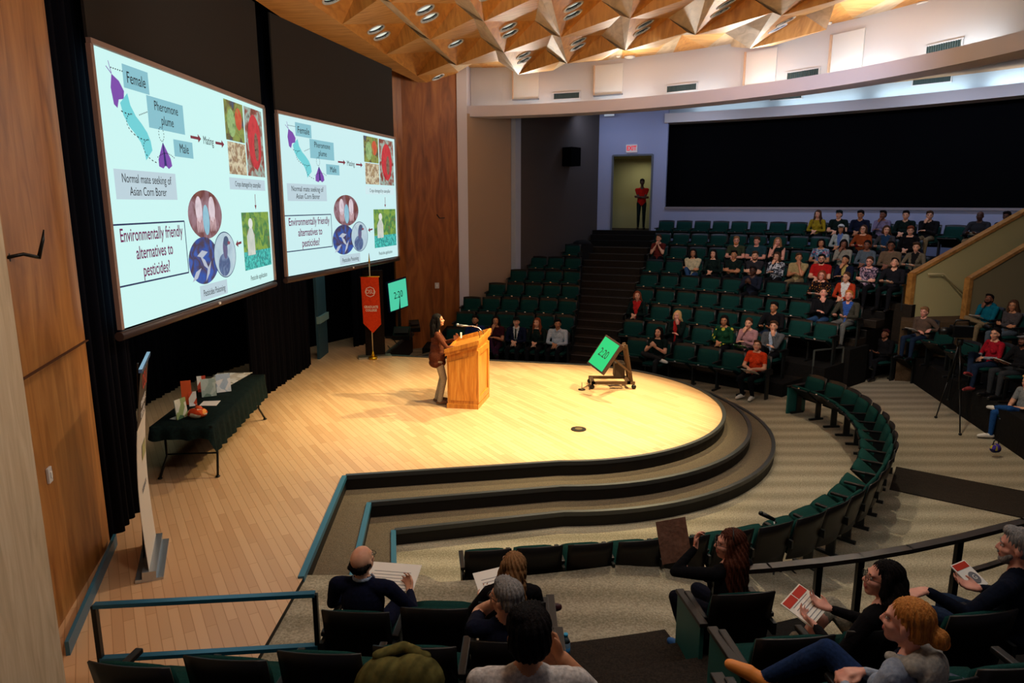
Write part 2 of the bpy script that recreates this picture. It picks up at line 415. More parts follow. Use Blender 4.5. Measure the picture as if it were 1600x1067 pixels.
for k in range(2, 10):
    r0 = Rk(k) - .66; r1 = Rk(k) + (.24 if k < 9 else .9)
    struct('floor_terrace', sector_solid(C1, r0, r1, AL[k] , AW[k], 0, zk(k), 20), M_TERR, None)
    struct('floor_terrace', sector_solid(C1, r0, r1, AS[k], AR[k], 0, zk(k), 40), M_TERR, None)
M_STAIR = fabric('stair_carpet', '2f2720', '221c17', 60)
# aisle stairs up to the exit door: two steps to each terrace
def stairs(kmax, al, ar, name, top):
    for k in range(2, kmax + 1):
        if al(k) - ar(k) < .5: continue
        for h in (0, 1):
            z = zk(k - 1) + (zk(k) - zk(k - 1)) * (h + 1) / 2
            r0 = Rk(k) - .66 - .45 + .45 * h; r1 = Rk(k) - .66 + .45 * h + (.5 if k == kmax and h else 0)
            bm = sector_solid(C1, r0, r1 + .02, ar(k), al(k), 0, z, 8)
            struct('floor_' + name, bm, M_STAIR, None)
            bm = sector_solid(C1, r0 - .012, r0 + .04, ar(k), al(k), z, z + .006, 8)
            struct('trim_' + name, bm, mat('stair_edge', '4a423b', .5), None)
stairs(9, lambda k: AL[k], lambda k: AR[k], 'stair', 1)
for i, (r, z) in enumerate(((18.15, 2.80), (18.5, 2.98), (18.85, 3.12))):
    struct('floor_stair', sector_solid(C1, r, 19.3, 66.3, 73, 0, z, 8), M_TERR, None)
stairs(8, lambda k: AE[k] - .3, lambda k: AS[k], 'side_stair', 1)
# ---- far left side wall
def wall(name, a, b, z0, z1, t, m, label=None, top=None):
    a, b = Vector(a), Vector(b); d = (b - a).normalized(); n = Vector((-d.y, d.x)) * t
    bm = B(); pts = [a, b, b + n, a + n]
    prism(bm, pts, z0, z1 if top is None else top)
    return struct(name, bm, m, label)
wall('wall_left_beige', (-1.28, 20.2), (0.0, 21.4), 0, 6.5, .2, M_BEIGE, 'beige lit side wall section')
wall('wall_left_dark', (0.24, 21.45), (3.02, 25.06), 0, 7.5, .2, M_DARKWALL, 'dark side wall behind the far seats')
bm = B(); box(bm, (-1.41, 20.2, 3.9), (.28, .2, 7.8), rz(.25)); struct('wall_pilaster', bm, M_FASCIA, 'white corner column beside the timber panel')
bm = B(); box(bm, (.12, 21.4, 3.7), (.27, .16, 7.4), rz(.9)); struct('wall_pilaster', bm, mat('pilaster_blue', 'a6abb8', .85), 'pale column between beige and dark wall')
# timber wall panel beyond the screens
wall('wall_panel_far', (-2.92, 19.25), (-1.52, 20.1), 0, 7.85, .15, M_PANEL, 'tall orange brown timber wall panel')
wall('wall_panel_edge', (-3.15, 18.9), (-2.92, 19.25), 0, 7.85, .15, M_PANEL)
# ---- rear wall with the booth opening
def ringwall(name, C, R, a0, a1, z0, z1, m, t=.15, label=None, n=48):
    return struct(name, sector_solid(C, R, R + t, a0, a1, z0, z1, n), m, label)
RB = 19.2
ad0 = math.degrees(math.atan2(24.94 - C1.y, 3.51 - C1.x)); ad1 = math.degrees(math.atan2(24.45 - C1.y, 4.79 - C1.x))
ab = math.degrees(math.atan2(24.28 - C1.y, 5.2 - C1.x)) - .1
ringwall('wall_rear', C1, RB, ad0, 73.6, 0, 7.5, M_BLUEWALL, label='blue grey rear wall left of the exit')
ringwall('wall_rear', C1, RB, ad1, ad0, 5.65, 7.5, M_BLUEWALL)
ringwall('wall_rear', C1, RB, ab, ad1, 0, 7.5, M_BLUEWALL, label='blue grey rear wall right of the exit')
ringwall('wall_rear', C1, RB, 0, ab, 0, 3.88, M_BLUEWALL, label='blue grey rear wall below the dark booth opening')
ringwall('trim_booth_sill', C1, RB - .05, 0, ab, 3.86, 3.93, mat('sill', '8a8288', .6), .25)
bm = sector_solid(C1, RB + .55, RB + .7, -2, ab + 1.5, 3.4, 6.9, 60)
struct('wall_booth_back', bm, M_BLACK, 'black curtain inside the booth opening')
struct('wall_booth_head', sector_solid(C1, RB - .12, RB + .6, -2, ab + .3, 6.68, 6.98, 60), mat('rear_fascia', 'cdc4c0', .8), 'grey pink beam over the booth opening')
struct('wall_booth_cove', sector_solid(C1, RB + .38, RB + .5, -2, ab + 2, 6.9, 7.75, 60), mat('cove_wall', 'b9c6cc', .9), 'pale blue cove wall over the booth')
bm = B(); so = arcpts(CF, RW + .1, -5, 82.4, 60); sp_ = arcpts(C1, RB + .6, -5, 76, 60)
for i in range(60): prism(bm, [so[i], sp_[i], sp_[i + 1], so[i + 1]], 7.42, 7.5)
struct('ceiling_soffit', bm, mat('soffit', '8f6f52', .8), 'brown lower ceiling behind the curved fascia')
# exit vestibule
bm = B()
va, vb_ = onC1(RB + .1, ad0 + .1), onC1(RB + .1, ad1 - .1); wa, wb = onC1(RB + 2.2, ad0 + 2), onC1(RB + 2.2, ad1 - 3)
def vq(a, b, z0, z1): quadm(bm, [(a.x, a.y, z0), (b.x, b.y, z0), (b.x, b.y, z1), (a.x, a.y, z1)])
vq(va, wa, 0, 5.7); vq(wa, wb, 0, 5.7); vq(wb, vb_, 0, 5.7)
struct('wall_vestibule', bm, M_VESTWALL, 'dim olive walls of the exit passage')
bm = B(); prism(bm, [va[:2], vb_[:2], wb[:2], wa[:2]], 0, 3.12); struct('floor_vestibule', bm, M_DARKCARPET, 'dark floor of the exit passage')
bm = B(); prism(bm, [va[:2], vb_[:2], wb[:2], wa[:2]], 5.68, 5.8); struct('ceiling_vestibule', bm, M_VESTWALL, 'ceiling of the exit passage')
bm = B()
for aa in (ad0, ad1):
    p = onC1(RB - .01, aa); box(bm, (p.x, p.y, 4.4), (.06, .06, 2.56), rz(math.radians(67)))
p0, p1 = onC1(RB - .01, ad0), onC1(RB - .01, ad1); bar(bm, (p0.x, p0.y, 5.67), (p1.x, p1.y, 5.67), .06, .06)
struct('door_frame', bm, mat('door_frame_paint', '5c6068', .6), 'door frame of the exit opening')
area('vestibule_lamp', onC1(RB + 1.3, (ad0 + ad1) / 2, 5.55), onC1(RB + 1.3, (ad0 + ad1) / 2, 3), 9, .6, .6, (1, .95, .7))
# ---- curved fascia and clerestory wall
struct('wall_fascia', sector_solid(CF, RF, RF + .1, -25, 82.6, 6.42, 6.71, 70), M_FASCIA, 'curved pinkish white fascia under the cove')
struct('trim_fascia_shelf', sector_solid(CF, RF + .1, RW + .05, -25, 82.6, 6.42, 6.5, 70), M_FASCIA)
struct('wall_clerestory', sector_solid(CF, RW, RW + .15, -25, 82.4, 6.5, 7.95, 70), M_WHITE, 'curved white wall above the fascia')
bm = B(); pa, pb = onCF(RF, 82.8), onCF(RW + .1, 82.8)
bar(bm, (pa.x, pa.y, 7.2), (pb.x, pb.y, 7.2), .14, 1.4); struct('wall_fascia_end', bm, M_FASCIA)
def ring_box(name, R, dg, wdeg, z0, z1, t, m, parent=None, C_=CF):
    return finish(name, sector_solid(C_, R - t, R, dg - wdeg / 2, dg + wdeg / 2, z0, z1, 6), m, parent)
def hitang(px, py, R, C=CF):
    q = ring_hit(px, py, R, C); return math.degrees(math.atan2(q.y - C.y, q.x - C.x)), q.z
where = ['nearest the white column', 'second from the white column', 'third from the white column', 'fourth from the white column', 'at the right edge']
for i, (x0, x1, yt, yb) in enumerate(((802, 842, 112, 155), (930, 974, 103, 148), (1167, 1215, 82, 132), (1302, 1352, 55, 113))):
    a0, zt = hitang(x0, yt, RW); a1, _ = hitang(x1, yt, RW); _, zb = hitang((x0 + x1) / 2, yb, RW)
    e = empty('wall_panel', onCF(RW - .05, (a0 + a1) / 2, zb), math.radians((a0 + a1) / 2), 'white recessed square panel on the clerestory wall, ' + where[i], 'panel', 'square panels on the clerestory wall')
    ml = e.matrix_basis.inverted() if False else (Matrix.Translation(onCF(RW - .05, (a0 + a1) / 2, zb)) @ Matrix.Rotation(math.radians((a0 + a1) / 2), 4, 'Z')).inverted()
    for nm, o in (('board', ring_box('board', RW, (a0 + a1) / 2, a0 - a1, zb, zt, .03, mat('acoustic_white', 'd9d9d4', .9))),
                  ('side_trim', ring_box('side_trim', RW, a0, .12, zb, zt, .1, mat('trim_peach', 'caa98c', .8))),
                  ('ledge', ring_box('ledge', RW, (a0 + a1) / 2, a0 - a1 + .1, zb - .03, zb, .09, mat('ledge_dark', '77777c', .7)))):
        o.data.transform(ml); o.parent = e
def vent(px0, px1, py, R, h, label, grp, C=CF):
    a0, z = hitang(px0, py, R, C); a1, _ = hitang(px1, py, R, C); am = (a0 + a1) / 2
    P = (onCF if C is CF else onC1)(R - .02, am, z); e = empty('wall_vent', P, math.radians(am), label, 'air vent', grp)
    wd = R * math.radians(a0 - a1)
    bm = B()
    for s in (-1, 1): box(bm, (0, 0, s * h / 2), (.03, wd + .05, .025)); box(bm, (0, s * wd / 2, 0), (.03, .025, h))
    finish('frame', bm, M_WHITE, e)
    bm = B(); box(bm, (.005, 0, 0), (.01, wd, h)); n = int(wd / .045)
    for i in range(n): box(bm, (-.008, -wd / 2 + (i + .5) * wd / n, 0), (.014, .012, h * .95))
    finish('grille', bm, [M_VENT], e)
for i, a in enumerate(((865, 906, 151), (1042, 1089, 140), (1230, 1280, 120), (1448, 1503, 80))):
    vent(*a, RW, .17, 'slatted wall vent low on the white clerestory wall, ' + where[i], 'vents on the clerestory wall')
for i, a in enumerate(((1203, 1253, 153), (1426, 1486, 129))):
    vent(*a, RB + .37, .18, ('left', 'right')[i] + ' slatted vent on the pale blue cove wall above the booth', 'vents above the booth', C1)
# ---- ceiling: flat veneer with a field of hanging facets
PA = Vector((-3.07, 13.45)); VI = Vector((1.45, 1.2)); VJ = Vector((.33, 2.6)); ZF = 7.8
ZB, ZP = 7.56, 7.25
PO = Vector((.94, -1.48)); BO = Vector((.95, 1.36))
def Lij(i, j): return PA + VI * i + VJ * j
def inside(p):
    return ((p - CF).length < 9.9 or (p - Vector((5.57, 15.45))).length < .3) and (p - C2).length < 16.5 and p.x > -6
def hlow(i, j): return 7.22 if (i >= 0 and inside(Lij(i, j) + Vector((.6, 0)))) else ZF
bm = B(); V = {}
def vtx(kind, i, j):
    k = (kind, i, j)
    if k not in V:
        p = Lij(i, j)
        if kind == 'A': q = (p.x, p.y, hlow(i, j) if i > 0 else (7.22 if i == 0 else ZF))
        elif kind == 'B': q = (p.x + BO.x, p.y + BO.y, ZB if hlow(i, j) < 7.5 else ZF)
        else: q = (p.x + PO.x, p.y + PO.y, ZP if hlow(i, j) < 7.5 else ZF)
        V[k] = bm.verts.new(q)
    return V[k]
HOLES = []
def holed(face_pts, holes, mi):
    """planar-ish polygon with round openings"""
    o = face_pts[0].co; x = (face_pts[1].co - o).normalized(); n = x.cross(face_pts[-1].co - o).normalized(); y = n.cross(x)
    to2 = lambda p: Vector(((p - o).dot(x), (p - o).dot(y), 0))
    outer = [to2(v.co) for v in face_pts]; polys = [outer]; vs_ = list(face_pts)
    for c, r in holes:
        c2 = to2(c); ring = [Vector((c2.x + r * math.cos(-2 * PI * k / 20), c2.y + r * math.sin(-2 * PI * k / 20), 0)) for k in range(20)]
        polys.append(ring); rv = [bm.verts.new(o + x * p.x + y * p.y) for p in ring]; vs_ += rv
        cc = o + x * c2.x + y * c2.y; HOLES.append((cc, n if n.z > 0 else -n, r) + CUR + (len(polys) - 2, len(holes)))
    for t in geometry.tessellate_polygon(polys):
        try: bm.faces.new([vs_[i] for i in t]).material_index = mi
        except ValueError: pass
def nf(vs_, mi):
    try: bm.faces.new(vs_).material_index = mi
    except ValueError: pass
NOHOLE = {(1, 1), (0, 1), (2, 1), (4, -1)}
for i in range(0, 9):
    for j in range(-7, 3):
        A, Bv, P = vtx('A', i, j), vtx('B', i, j), vtx('P', i, j)
        A2, P2_ = vtx('A', i, j + 1), vtx('P', i, j + 1)
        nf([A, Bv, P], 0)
        low = A.co.z < 7.5 and A2.co.z < 7.5 and Bv.co.z < 7.7
        # the big slanted face below the base line; carries the round lamps
        if low:
            c1 = A.co + (Bv.co - A.co) * .40 + (A2.co - A.co) * .16; c2 = A.co + (Bv.co - A.co) * .36 + (A2.co - A.co) * .36
            hs = [(c1, .17), (c2, .17)] if (i, j) not in NOHOLE else []
            if (i, j) == (1, 0): hs = [(c1, .17)]
            nf([A, Bv, P2_], 1) if False else None
            e1 = A.co + (P2_.co - A.co)
            if hs:
                # face A,B,P2 and A,P2,A2 are two triangles; the lamps sit in a flattened common plane
                P2n = P2_
                n = (Bv.co - A.co).cross(A2.co - A.co).normalized()
                CUR = (i, j)
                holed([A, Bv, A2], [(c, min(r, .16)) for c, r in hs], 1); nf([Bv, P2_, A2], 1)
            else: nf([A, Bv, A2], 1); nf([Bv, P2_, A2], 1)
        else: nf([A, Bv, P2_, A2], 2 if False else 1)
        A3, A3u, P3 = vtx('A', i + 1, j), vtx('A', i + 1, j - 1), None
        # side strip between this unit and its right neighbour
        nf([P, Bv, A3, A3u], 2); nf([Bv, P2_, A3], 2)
# left band between the screens and the facets (flat, at the edge height)
for j in range(-7, 3):
    a, b = vtx('A', 0, j), vtx('A', 0, j + 1)
    def edgept(p):
        y = p.y
        x = -4.12 if y < 12.8 else -4.12 + (y - 12.8) * .245
        return bm.verts.new((min(x, p.x), y, 7.2))
    if ('E', j) not in V: V[('E', j)] = edgept(a.co)
    if ('E', j + 1) not in V: V[('E', j + 1)] = edgept(b.co)
    nf([V[('E', j)], a, b, V[('E', j + 1)]], 0)
for f in bm.faces:
    f.normal_update()
    if f.normal.z > 0: f.normal_flip()
struct('ceiling_facets', bm, [M_CEILA, M_CEILB, M_CEILC], 'ceiling of folded triangular timber facets', recalc=False)
bm = B()
pts = [(-9, -5)] + [(20, -5)] + [(20, 6)] + arcpts(CF, RW + .1, -10, 82, 50) + [(-1.4, 20.6), (-9, 20.6)]
vts = [bm.verts.new((p[0], p[1], ZF + .012)) for p in pts]
bm.faces.new(vts); bmesh.ops.triangulate(bm, faces=bm.faces)
ext = bmesh.ops.extrude_face_region(bm, geom=list(bm.faces))
bmesh.ops.translate(bm, verts=[v for v in ext['geom'] if isinstance(v, bmesh.types.BMVert)], vec=(0, 0, .1))
# the flat ceiling starts outside the facet field
struct('ceiling', bm, M_CEILA, 'flat timber veneer ceiling around the facets')
# round lamps set into the facets
M_LAMPIN = mat('lamp_reflector', 'd9e4ec', .4, .2); M_LAMPGLOW = mat('lamp_glow', 'fff6e0', emit=9)
n_l = 0
def in_view(p, m=120):
    zc = p.y * math.cos(TILT) - (p.z - EYE) * math.sin(TILT); yc = p.y * math.sin(TILT) + (p.z - EYE) * math.cos(TILT)
    return zc > .5 and -m < 800 + F * p.x / zc < 1600 + m and -m < 533.5 - F * yc / zc < 1067
NTH = ['first', 'second', 'third', 'fourth', 'fifth', 'sixth', 'seventh', 'eighth', 'ninth', 'tenth', 'eleventh', 'twelfth']
for cc, n, r, fi, fj, fk, fn in HOLES:
    if not in_view(cc): continue
    q = n.to_track_quat('Z', 'Y').to_matrix()
    e = empty('recessed_downlight', cc, 0, 'ceiling lamp, %s, %s facet from the screens, %s row from back' % ('alone' if fn == 1 else ('upper left of its pair', 'lower right of its pair')[fk], NTH[fi], NTH[min(11, 2 - fj)]), 'ceiling light', 'round recessed lamps in the timber facets')
    def ring3(rad, d, seg=20): return [cc * 0 + q @ Vector((rad * math.cos(2 * PI * k / seg), rad * math.sin(2 * PI * k / seg), d)) for k in range(seg)]
    bm = B(); R1 = [bm.verts.new(p) for p in ring3(r * .98, -.012)]; R2 = [bm.verts.new(p) for p in ring3(r * 1.17, -.012)]
    R3 = [bm.verts.new(p) for p in ring3(r * 1.17, .0)]; R4 = [bm.verts.new(p) for p in ring3(r * .98, .02)]
    for A, Q in ((R1, R2), (R2, R3), (R4, R1)):
        for k in range(20): bm.faces.new((A[k], A[(k + 1) % 20], Q[(k + 1) % 20], Q[k]))
    finish('ring', bm, M_WHITE, e, True)
    bm = B(); R1 = [bm.verts.new(p) for p in ring3(r * .98, .0)]; R2 = [bm.verts.new(p) for p in ring3(r * .98, .05)]; R3 = [bm.verts.new(p) for p in ring3(r * .75, .20)]
    for A, Q, mi in ((R1, R2, 1), (R2, R3, 0)):
        for k in range(20): bm.faces.new((A[k], A[(k + 1) % 20], Q[(k + 1) % 20], Q[k])).material_index = mi
    bm.faces.new(R3)
    finish('reflector', bm, [M_LAMPIN, mat('baffle_black', '0d0c0c', .5)], e, True)
    bm = B()
    cyl(bm, q @ Vector((0, 0, .17)), r * .42, .03, 16, q)
    finish('lamp', bm, M_LAMPGLOW, e)
    n_l += 1
# ---- near left: veneer wall, pale wall, baseboard
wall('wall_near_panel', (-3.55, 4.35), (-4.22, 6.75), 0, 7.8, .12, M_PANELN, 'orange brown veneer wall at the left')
bm = B(); bar(bm, (-3.50, 4.9, ZS + .06), (-4.14, 6.72, ZS + .06), .03, .12); struct('baseboard_left', bm, M_NOSEBLUE)
bm = B(); bar(bm, (-3.63, 4.95, 2.76), (-4.08, 6.55, 2.76), .03, .008); struct('trim_panel_joint', bm, mat('joint_dark', '4d2a10', .8))
wall('wall_near_pale', (-2.42, 1.30), (-2.86, 3.95), 0, 7.8, .1, M_PALEWOOD, 'pale timber wall at the left edge')
wall('wall_near_return', (-2.90, 3.97), (-3.6, 4.4), 0, 7.8, .1, M_PALEWOOD)
# ---- curtains
def curtain(name, pts, z0, z1, amp=.05, per=.17, m=None, label=None):
    m = m or M_CURT; bm = B(); P = [Vector(p) for p in pts]; out = []
    for a, b in zip(P, P[1:]):
        L = (b - a).length; n = max(2, int(L / per * 8)); d = (b - a) / n; nn = Vector((-d.y, d.x)).normalized()
        for i in range(n): s = i / n * L; out.append(a + d * i + nn * amp * (math.sin(2 * PI * s / per) + .4 * math.sin(2 * PI * s / per * .37)))
    out.append(P[-1]); lo = [bm.verts.new((p.x, p.y, z0)) for p in out]; hi = [bm.verts.new((p.x, p.y, z1)) for p in out]
    for i in range(len(out) - 1): bm.faces.new((lo[i], lo[i + 1], hi[i + 1], hi[i]))
    o = finish(name, bm, m, None, True); sm = o.modifiers.new('thickness', 'SOLIDIFY'); sm.thickness = .012
    tag(o, label, 'curtain'); return o
curtain('stage_curtain', [(-4.25, 6.72), (-4.38, 7.75)], ZS, 7.8, label='dark blue black pleated curtain between timber wall and first screen')
curtain('stage_curtain', [(-4.6, 7.9), (-6.55, 8.3), (-6.5, 13.2), (-4.7, 18.9)], ZS, 7.8, label='long black backdrop curtain hanging behind both screens')
curtain('stage_curtain', [(-4.6, 12.0), (-4.45, 15.0)], ZS, 7.8, label='black pleated curtain hanging below the second screen')
curtain('stage_curtain', [(-3.9, 16.9), (-3.2, 18.9)], ZS, 7.8, label='black curtain between second screen and timber panel')
wall('wall_backstage', (-6.9, 8.0), (-6.9, 13.6), 0, 7.8, .1, M_BLACK)
wall('wall_backstage', (-6.9, 13.6), (-3.1, 20.2), 0, 7.8, .1, M_BLACK)
wall('wall_backstage', (-4.3, 7.0), (-7.0, 8.0), 0, 7.8, .1, M_BLACK)
# small lit doorway panel seen under the second screen
bm = B(); box(bm, (-4.42, 15.9, 1.75), (.06, .75, 2.4)); box(bm, (-4.38, 15.9, 1.45), (.08, .78, .16), mi=1)
o = finish('backstage_door', bm, [mat('door_slate', '24404a', .6), mat('door_bar', '6f8a86', .5)]); tag(o, 'slate blue backstage door with pale push bar below the second screen', 'door')
# ---- stair well walls at the right (vomitory)
def slopewall(name, a, b, za, zb, z0, t, m, label):
    a, b = Vector(a), Vector(b); d = (b - a).normalized(); n = Vector((-d.y, d.x)) * t; bm = B()
    vs_ = [bm.verts.new(p) for p in ((a.x, a.y, z0), (b.x, b.y, z0), (b.x, b.y, zb), (a.x, a.y, za))]
    ws = [bm.verts.new((v.co.x + n.x, v.co.y + n.y, v.co.z)) for v in vs_]
    bm.faces.new(vs_); bm.faces.new(ws[::-1])
    for i in range(4): bm.faces.new((vs_[i], vs_[(i + 1) % 4], ws[(i + 1) % 4], ws[i]))
    struct(name, bm, m, label)
    bm = B(); o = Vector((n.x / 2, n.y / 2)); bar(bm, (a.x + o.x, a.y + o.y, za + .03), (b.x + o.x, b.y + o.y, zb + .03), t + .06, .07)
    box(bm, (a.x + o.x, a.y + o.y, (z0 + za) / 2 + .02), (.1, t + .05, za - z0 + .04), rz(math.atan2(d.y, d.x)))
    struct('trim_oak', bm, M_TRIMWOOD)
slopewall('wall_stairwell', (9.42, 16.3), (12.9, 16.85), 2.39, 4.22, .2, .12, M_PALEGREEN, 'pale green stairwell wall with sloping oak cap')
slopewall('wall_stairwell', (10.56, 15.98), (13.2, 16.45), 2.31, 3.75, .2, .1, mat('stairwell_paint2', '857a5c', .9), 'front stairwell wall with sloping oak cap')
bm = B(); P = [aty(1450, 428, 16.25), aty(1474, 428, 16.3), aty(1512, 466, 16.25)]
tube(bm, P, .02, 8); tube(bm, [P[1] + Vector((0, 0, -.05)), P[1] + Vector((.02, .15, -.05))], .012, 6); tube(bm, [P[2], P[2] + Vector((.02, .2, -.02))], .012, 6)
o = finish('handrail', bm, mat('rail_cream', 'b5a67a', .5), None, True); tag(o, 'thin pale handrail bent along the green stairwell wall', 'handrail')
bm = B(); prism(bm, [(8.9, 15.7), (10.4, 15.45), (13.2, 15.6), (13.2, 16.9), (9.3, 16.4)], 0, 1.40); struct('floor_landing', bm, fabric('landing_carpet', '5a4632', '463625'), 'brown landing in front of the stairwell wall')
# ---- middle bank platforms
def mid_line(x0, y0): return x0, y0
for i, (xa, z) in enumerate(((8.25, .6), (9.35, .9), (10.4, 1.25), (11.5, 1.6))):
    pts = [(xa + .98, 15.6), (xa - .02, 10.55), (xa - .02, 8.2), (16, 7.0), (16, 15.6)]
    bm = B(); prism(bm, pts, 0, z); struct('floor_terrace', bm, M_TERR, None)
# ---- near bank terraces
for (r0, z, a0, a1) in ((13.05, .55, 266.5, 279.8), (14.0, .85, 266, 279.8), (14.95, 1.3, 266, 279.8), (15.8, 1.6, 266, 279.8)):
    struct('floor_terrace', sector_solid(C2, r0, 17.5 if r0 > 15.5 else r0 + 1.0, a0, a1, 0, z, 16), M_TERR, None)
for (r0, z, a0, a1) in ((13.15, .55, 284.2, 289.5), (13.95, .85, 284.4, 322), (14.95, 1.3, 284.6, 322), (15.8, 1.6, 284.6, 322)):
    struct('floor_terrace', sector_solid(C2, r0, 17.5 if r0 > 15.5 else r0 + 1.0, a0, a1, 0, z, 30), M_TERR, None)
for i in range(8):
    struct('floor_stair', sector_solid(C2, 12.98 + .40 * i, 13.40 + .40 * i, 279.9, 284.3, 0, .56 + .16 * i, 12), M_DARKCARPET, None)
# hall shell behind the camera
struct('wall_near', sector_solid(C2, 21, 21.2, 255, 330, 0, 7.8, 30), M_BLUEWALL, 'rear wall behind the near seats')
# ================================================================ STAGE THINGS
M_SCR = mat('projected_light', 'dff7fb', emit=1.0)
def em(name, c, s=1.0): return mat('slide_' + name, c, emit=s)
def emtex(name, cols, scale, s=1.0, kind='noise'):
    if 'slide_' + name in _M: return _M['slide_' + name]
    m = em(name, 'ffffff', s); mp = mapping(m); t, n, l, b = tree(m)
    if kind == 'noise': f = noise(m, mp.outputs[0], scale, 4, .5)
    else:
        v = n.new('ShaderNodeTexVoronoi'); v.inputs['Scale'].default_value = scale; l.new(mp.outputs[0], v.inputs['Vector'])
        sp = n.new('ShaderNodeSeparateColor'); l.new(v.outputs['Color'], sp.inputs[0]); f = sp.outputs[0]
    k = len(cols); l.new(ramp(m, f, [(.25 + .5 * i / (k - 1) if kind == 'noise' else i / (k - 1), c) for i, c in enumerate(cols)]), b.inputs['Emission Color'])
    return m
def screen(p, ang, W, Hh, label, washed):
    """projection screen; local x runs along the picture, z up, the picture faces -y"""
    e = empty('projection_screen', p, ang, label, 'projection screen', 'projection screens over the stage')
    bm = B(); box(bm, (W / 2, .012, Hh / 2), (W, .02, Hh)); vw = finish('viewing_surface', bm, em('field', 'cbf5f2', 1.0) if not washed else em('field2', 'ccf0f2', .98), e)
    top = 7.2 - p[2]
    bm = B(); box(bm, (W / 2, .03, (Hh + .05 + top) / 2), (W + .02, .03, top - Hh - .05)); finish('masking_drop', bm, M_MASK, e)
    bm = B()
    for a, b in (((-.03, 0, Hh + .03), (W + .03, 0, Hh + .03)), ((W + .03, 0, -.0), (W + .03, 0, Hh + .03)), ((-.02, 0, 0), (-.02, 0, Hh))): bar(bm, a, b, .05, .05)
    finish('border', bm, mat('screen_border', '9a8178', .7), e)
    bm = B(); cyl(bm, (W / 2, .01, -.07), .05, W + .1, 12, ry(PI / 2)); finish('bottom_bar', bm, mat('bar_brown', '4b3a36', .4), e)
    bm = B(); box(bm, (W / 2, -.035, -.06), (.05, .03, .03)); finish('badge', bm, M_PAPER, e)
    R = rx(PI / 2); sc = W / 4.76
    def T(s, x, z, size, c='ink', al='CENTER', sx=.82, bold=0):
        text_mesh(s, size, em(c, {'ink': '14141c', 'wine': '6b1d52'}[c], 1), 'slide_text', vw, (x * sc, -.006, z), R, al, sx * sc, .0003, bold)
    def rect(x0, z0, x1, z1, m, nm='text_box', d=-.002):
        bm = B(); quadm(bm, [(x0 * sc, d, z0), (x1 * sc, d, z0), (x1 * sc, d, z1), (x0 * sc, d, z1)]); return finish(nm, bm, m, vw, recalc=False)
    def poly(pts, m, nm, d=-.003):
        bm = B(); quadm(bm, [(x * sc, d, z) for x, z in pts]); return finish(nm, bm, m, vw, recalc=False)
    def line(pts, wd, m, nm, d=-.004):
        bm = B()
        for (x0, z0), (x1, z1) in zip(pts, pts[1:]):
            a = Vector((x0 * sc, 0, z0)); b = Vector((x1 * sc, 0, z1)); t = (b - a).normalized(); s = Vector((t.z, 0, -t.x)) * wd / 2
            quadm(bm, [(q.x, d, q.z) for q in (a - s, b - s, b + s, a + s)])
        return finish(nm, bm, m, vw, recalc=False)
    TEAL = em('tealbox', '86bfcc' if not washed else 'a9d3dc'); GREYB = em('greybox', 'bcd2dc' if not washed else 'cfe6ec')
    rect(.53, 2.50, 1.06, 2.74, TEAL); T('Female', .79, 2.61, .17)
    rect(.98, 2.14, 1.86, 2.49, TEAL); T('Pheromone\nplume', 1.42, 2.32, .15)
    rect(1.53, 1.86, 2.04, 2.06, TEAL); T('Male', 1.79, 1.96, .16)
    rect(.16, 1.34, 1.5, 1.65, GREYB, d=-.0015); T('Normal mate seeking of\nAsian Corn Borer', .83, 1.49, .135)
    T('Mating', 2.53, 2.12, .15)
    rect(3.15, 1.50, 4.62, 1.67, GREYB if washed is False else em('field3', 'd0eaee'), d=-.0015); T('Crops damaged by caterpillar', 3.88, 1.58, .11, sx=.82)
    T('Pesticide application', 4.06, .14, .11, sx=.82)
    rect(1.9, .03, 2.78, .23, GREYB, d=-.0015); T('Pesticides Poisoning', 2.34, .12, .125, sx=.7)
    line([(.0, 1.08), (1.62, 1.08), (1.62, .44), (0, .44)], .018, em('navy', '1d2b55'), 'frame_line')
    T('Environmentally friendly\nalternatives to\npesticides?', .84, .76, .20, 'wine', sx=.72, bold=.002)
    ar = em('arrow', '7a2c3c')
    def arrow(x0, z0, x1, z1, wd=.035, hd=.09):
        a = Vector((x0, z0)); b = Vector((x1, z1)); t = (b - a).normalized(); s = Vector((-t.y, t.x))
        k = b - t * hd
        line([tuple(a), tuple(k)], wd, ar, 'arrow_shaft'); poly([tuple(k - s * hd * .6), tuple(b), tuple(k + s * hd * .6)], ar, 'arrow_head')
    arrow(2.0, 2.13, 2.31, 2.13); arrow(2.76, 2.12, 3.06, 2.12); arrow(4.13, 1.44, 4.12, 1.2, .02, .07); arrow(3.42, .72, 3.2, .70)
    # pictures: ladybird-sized fruit, cut tomato, straw, sprayer in a field
    rect(3.15, 2.2, 3.86, 2.76, emtex('fruit', ('49663f', '8d9a4c', '5a4b3a', '3a5a80'), 5), 'slide_photo', -.003)
    rect(3.9, 1.72, 4.66, 2.76, emtex('leafred', ('5a3328', '8c4a40', '9fb7ab', '584a44'), 6), 'slide_photo', -.003)
    rect(3.18, 1.72, 3.86, 2.18, emtex('straw', ('c9b98a', '8a6a52', 'd9cfae', '6f5648'), 9), 'slide_photo', -.003)
    rect(3.5, .28, 4.68, 1.16, emtex('cropfield', ('4f8a3c', '8aa848', '3f7a4a', '9a7a4a'), 6), 'slide_photo', -.003)
    rect(3.5, .28, 4.68, .56, emtex('leaves', ('2fa8a0', '56d0c4', '1a7a7a', '8ae0d4'), 16), 'slide_photo', -.0045)
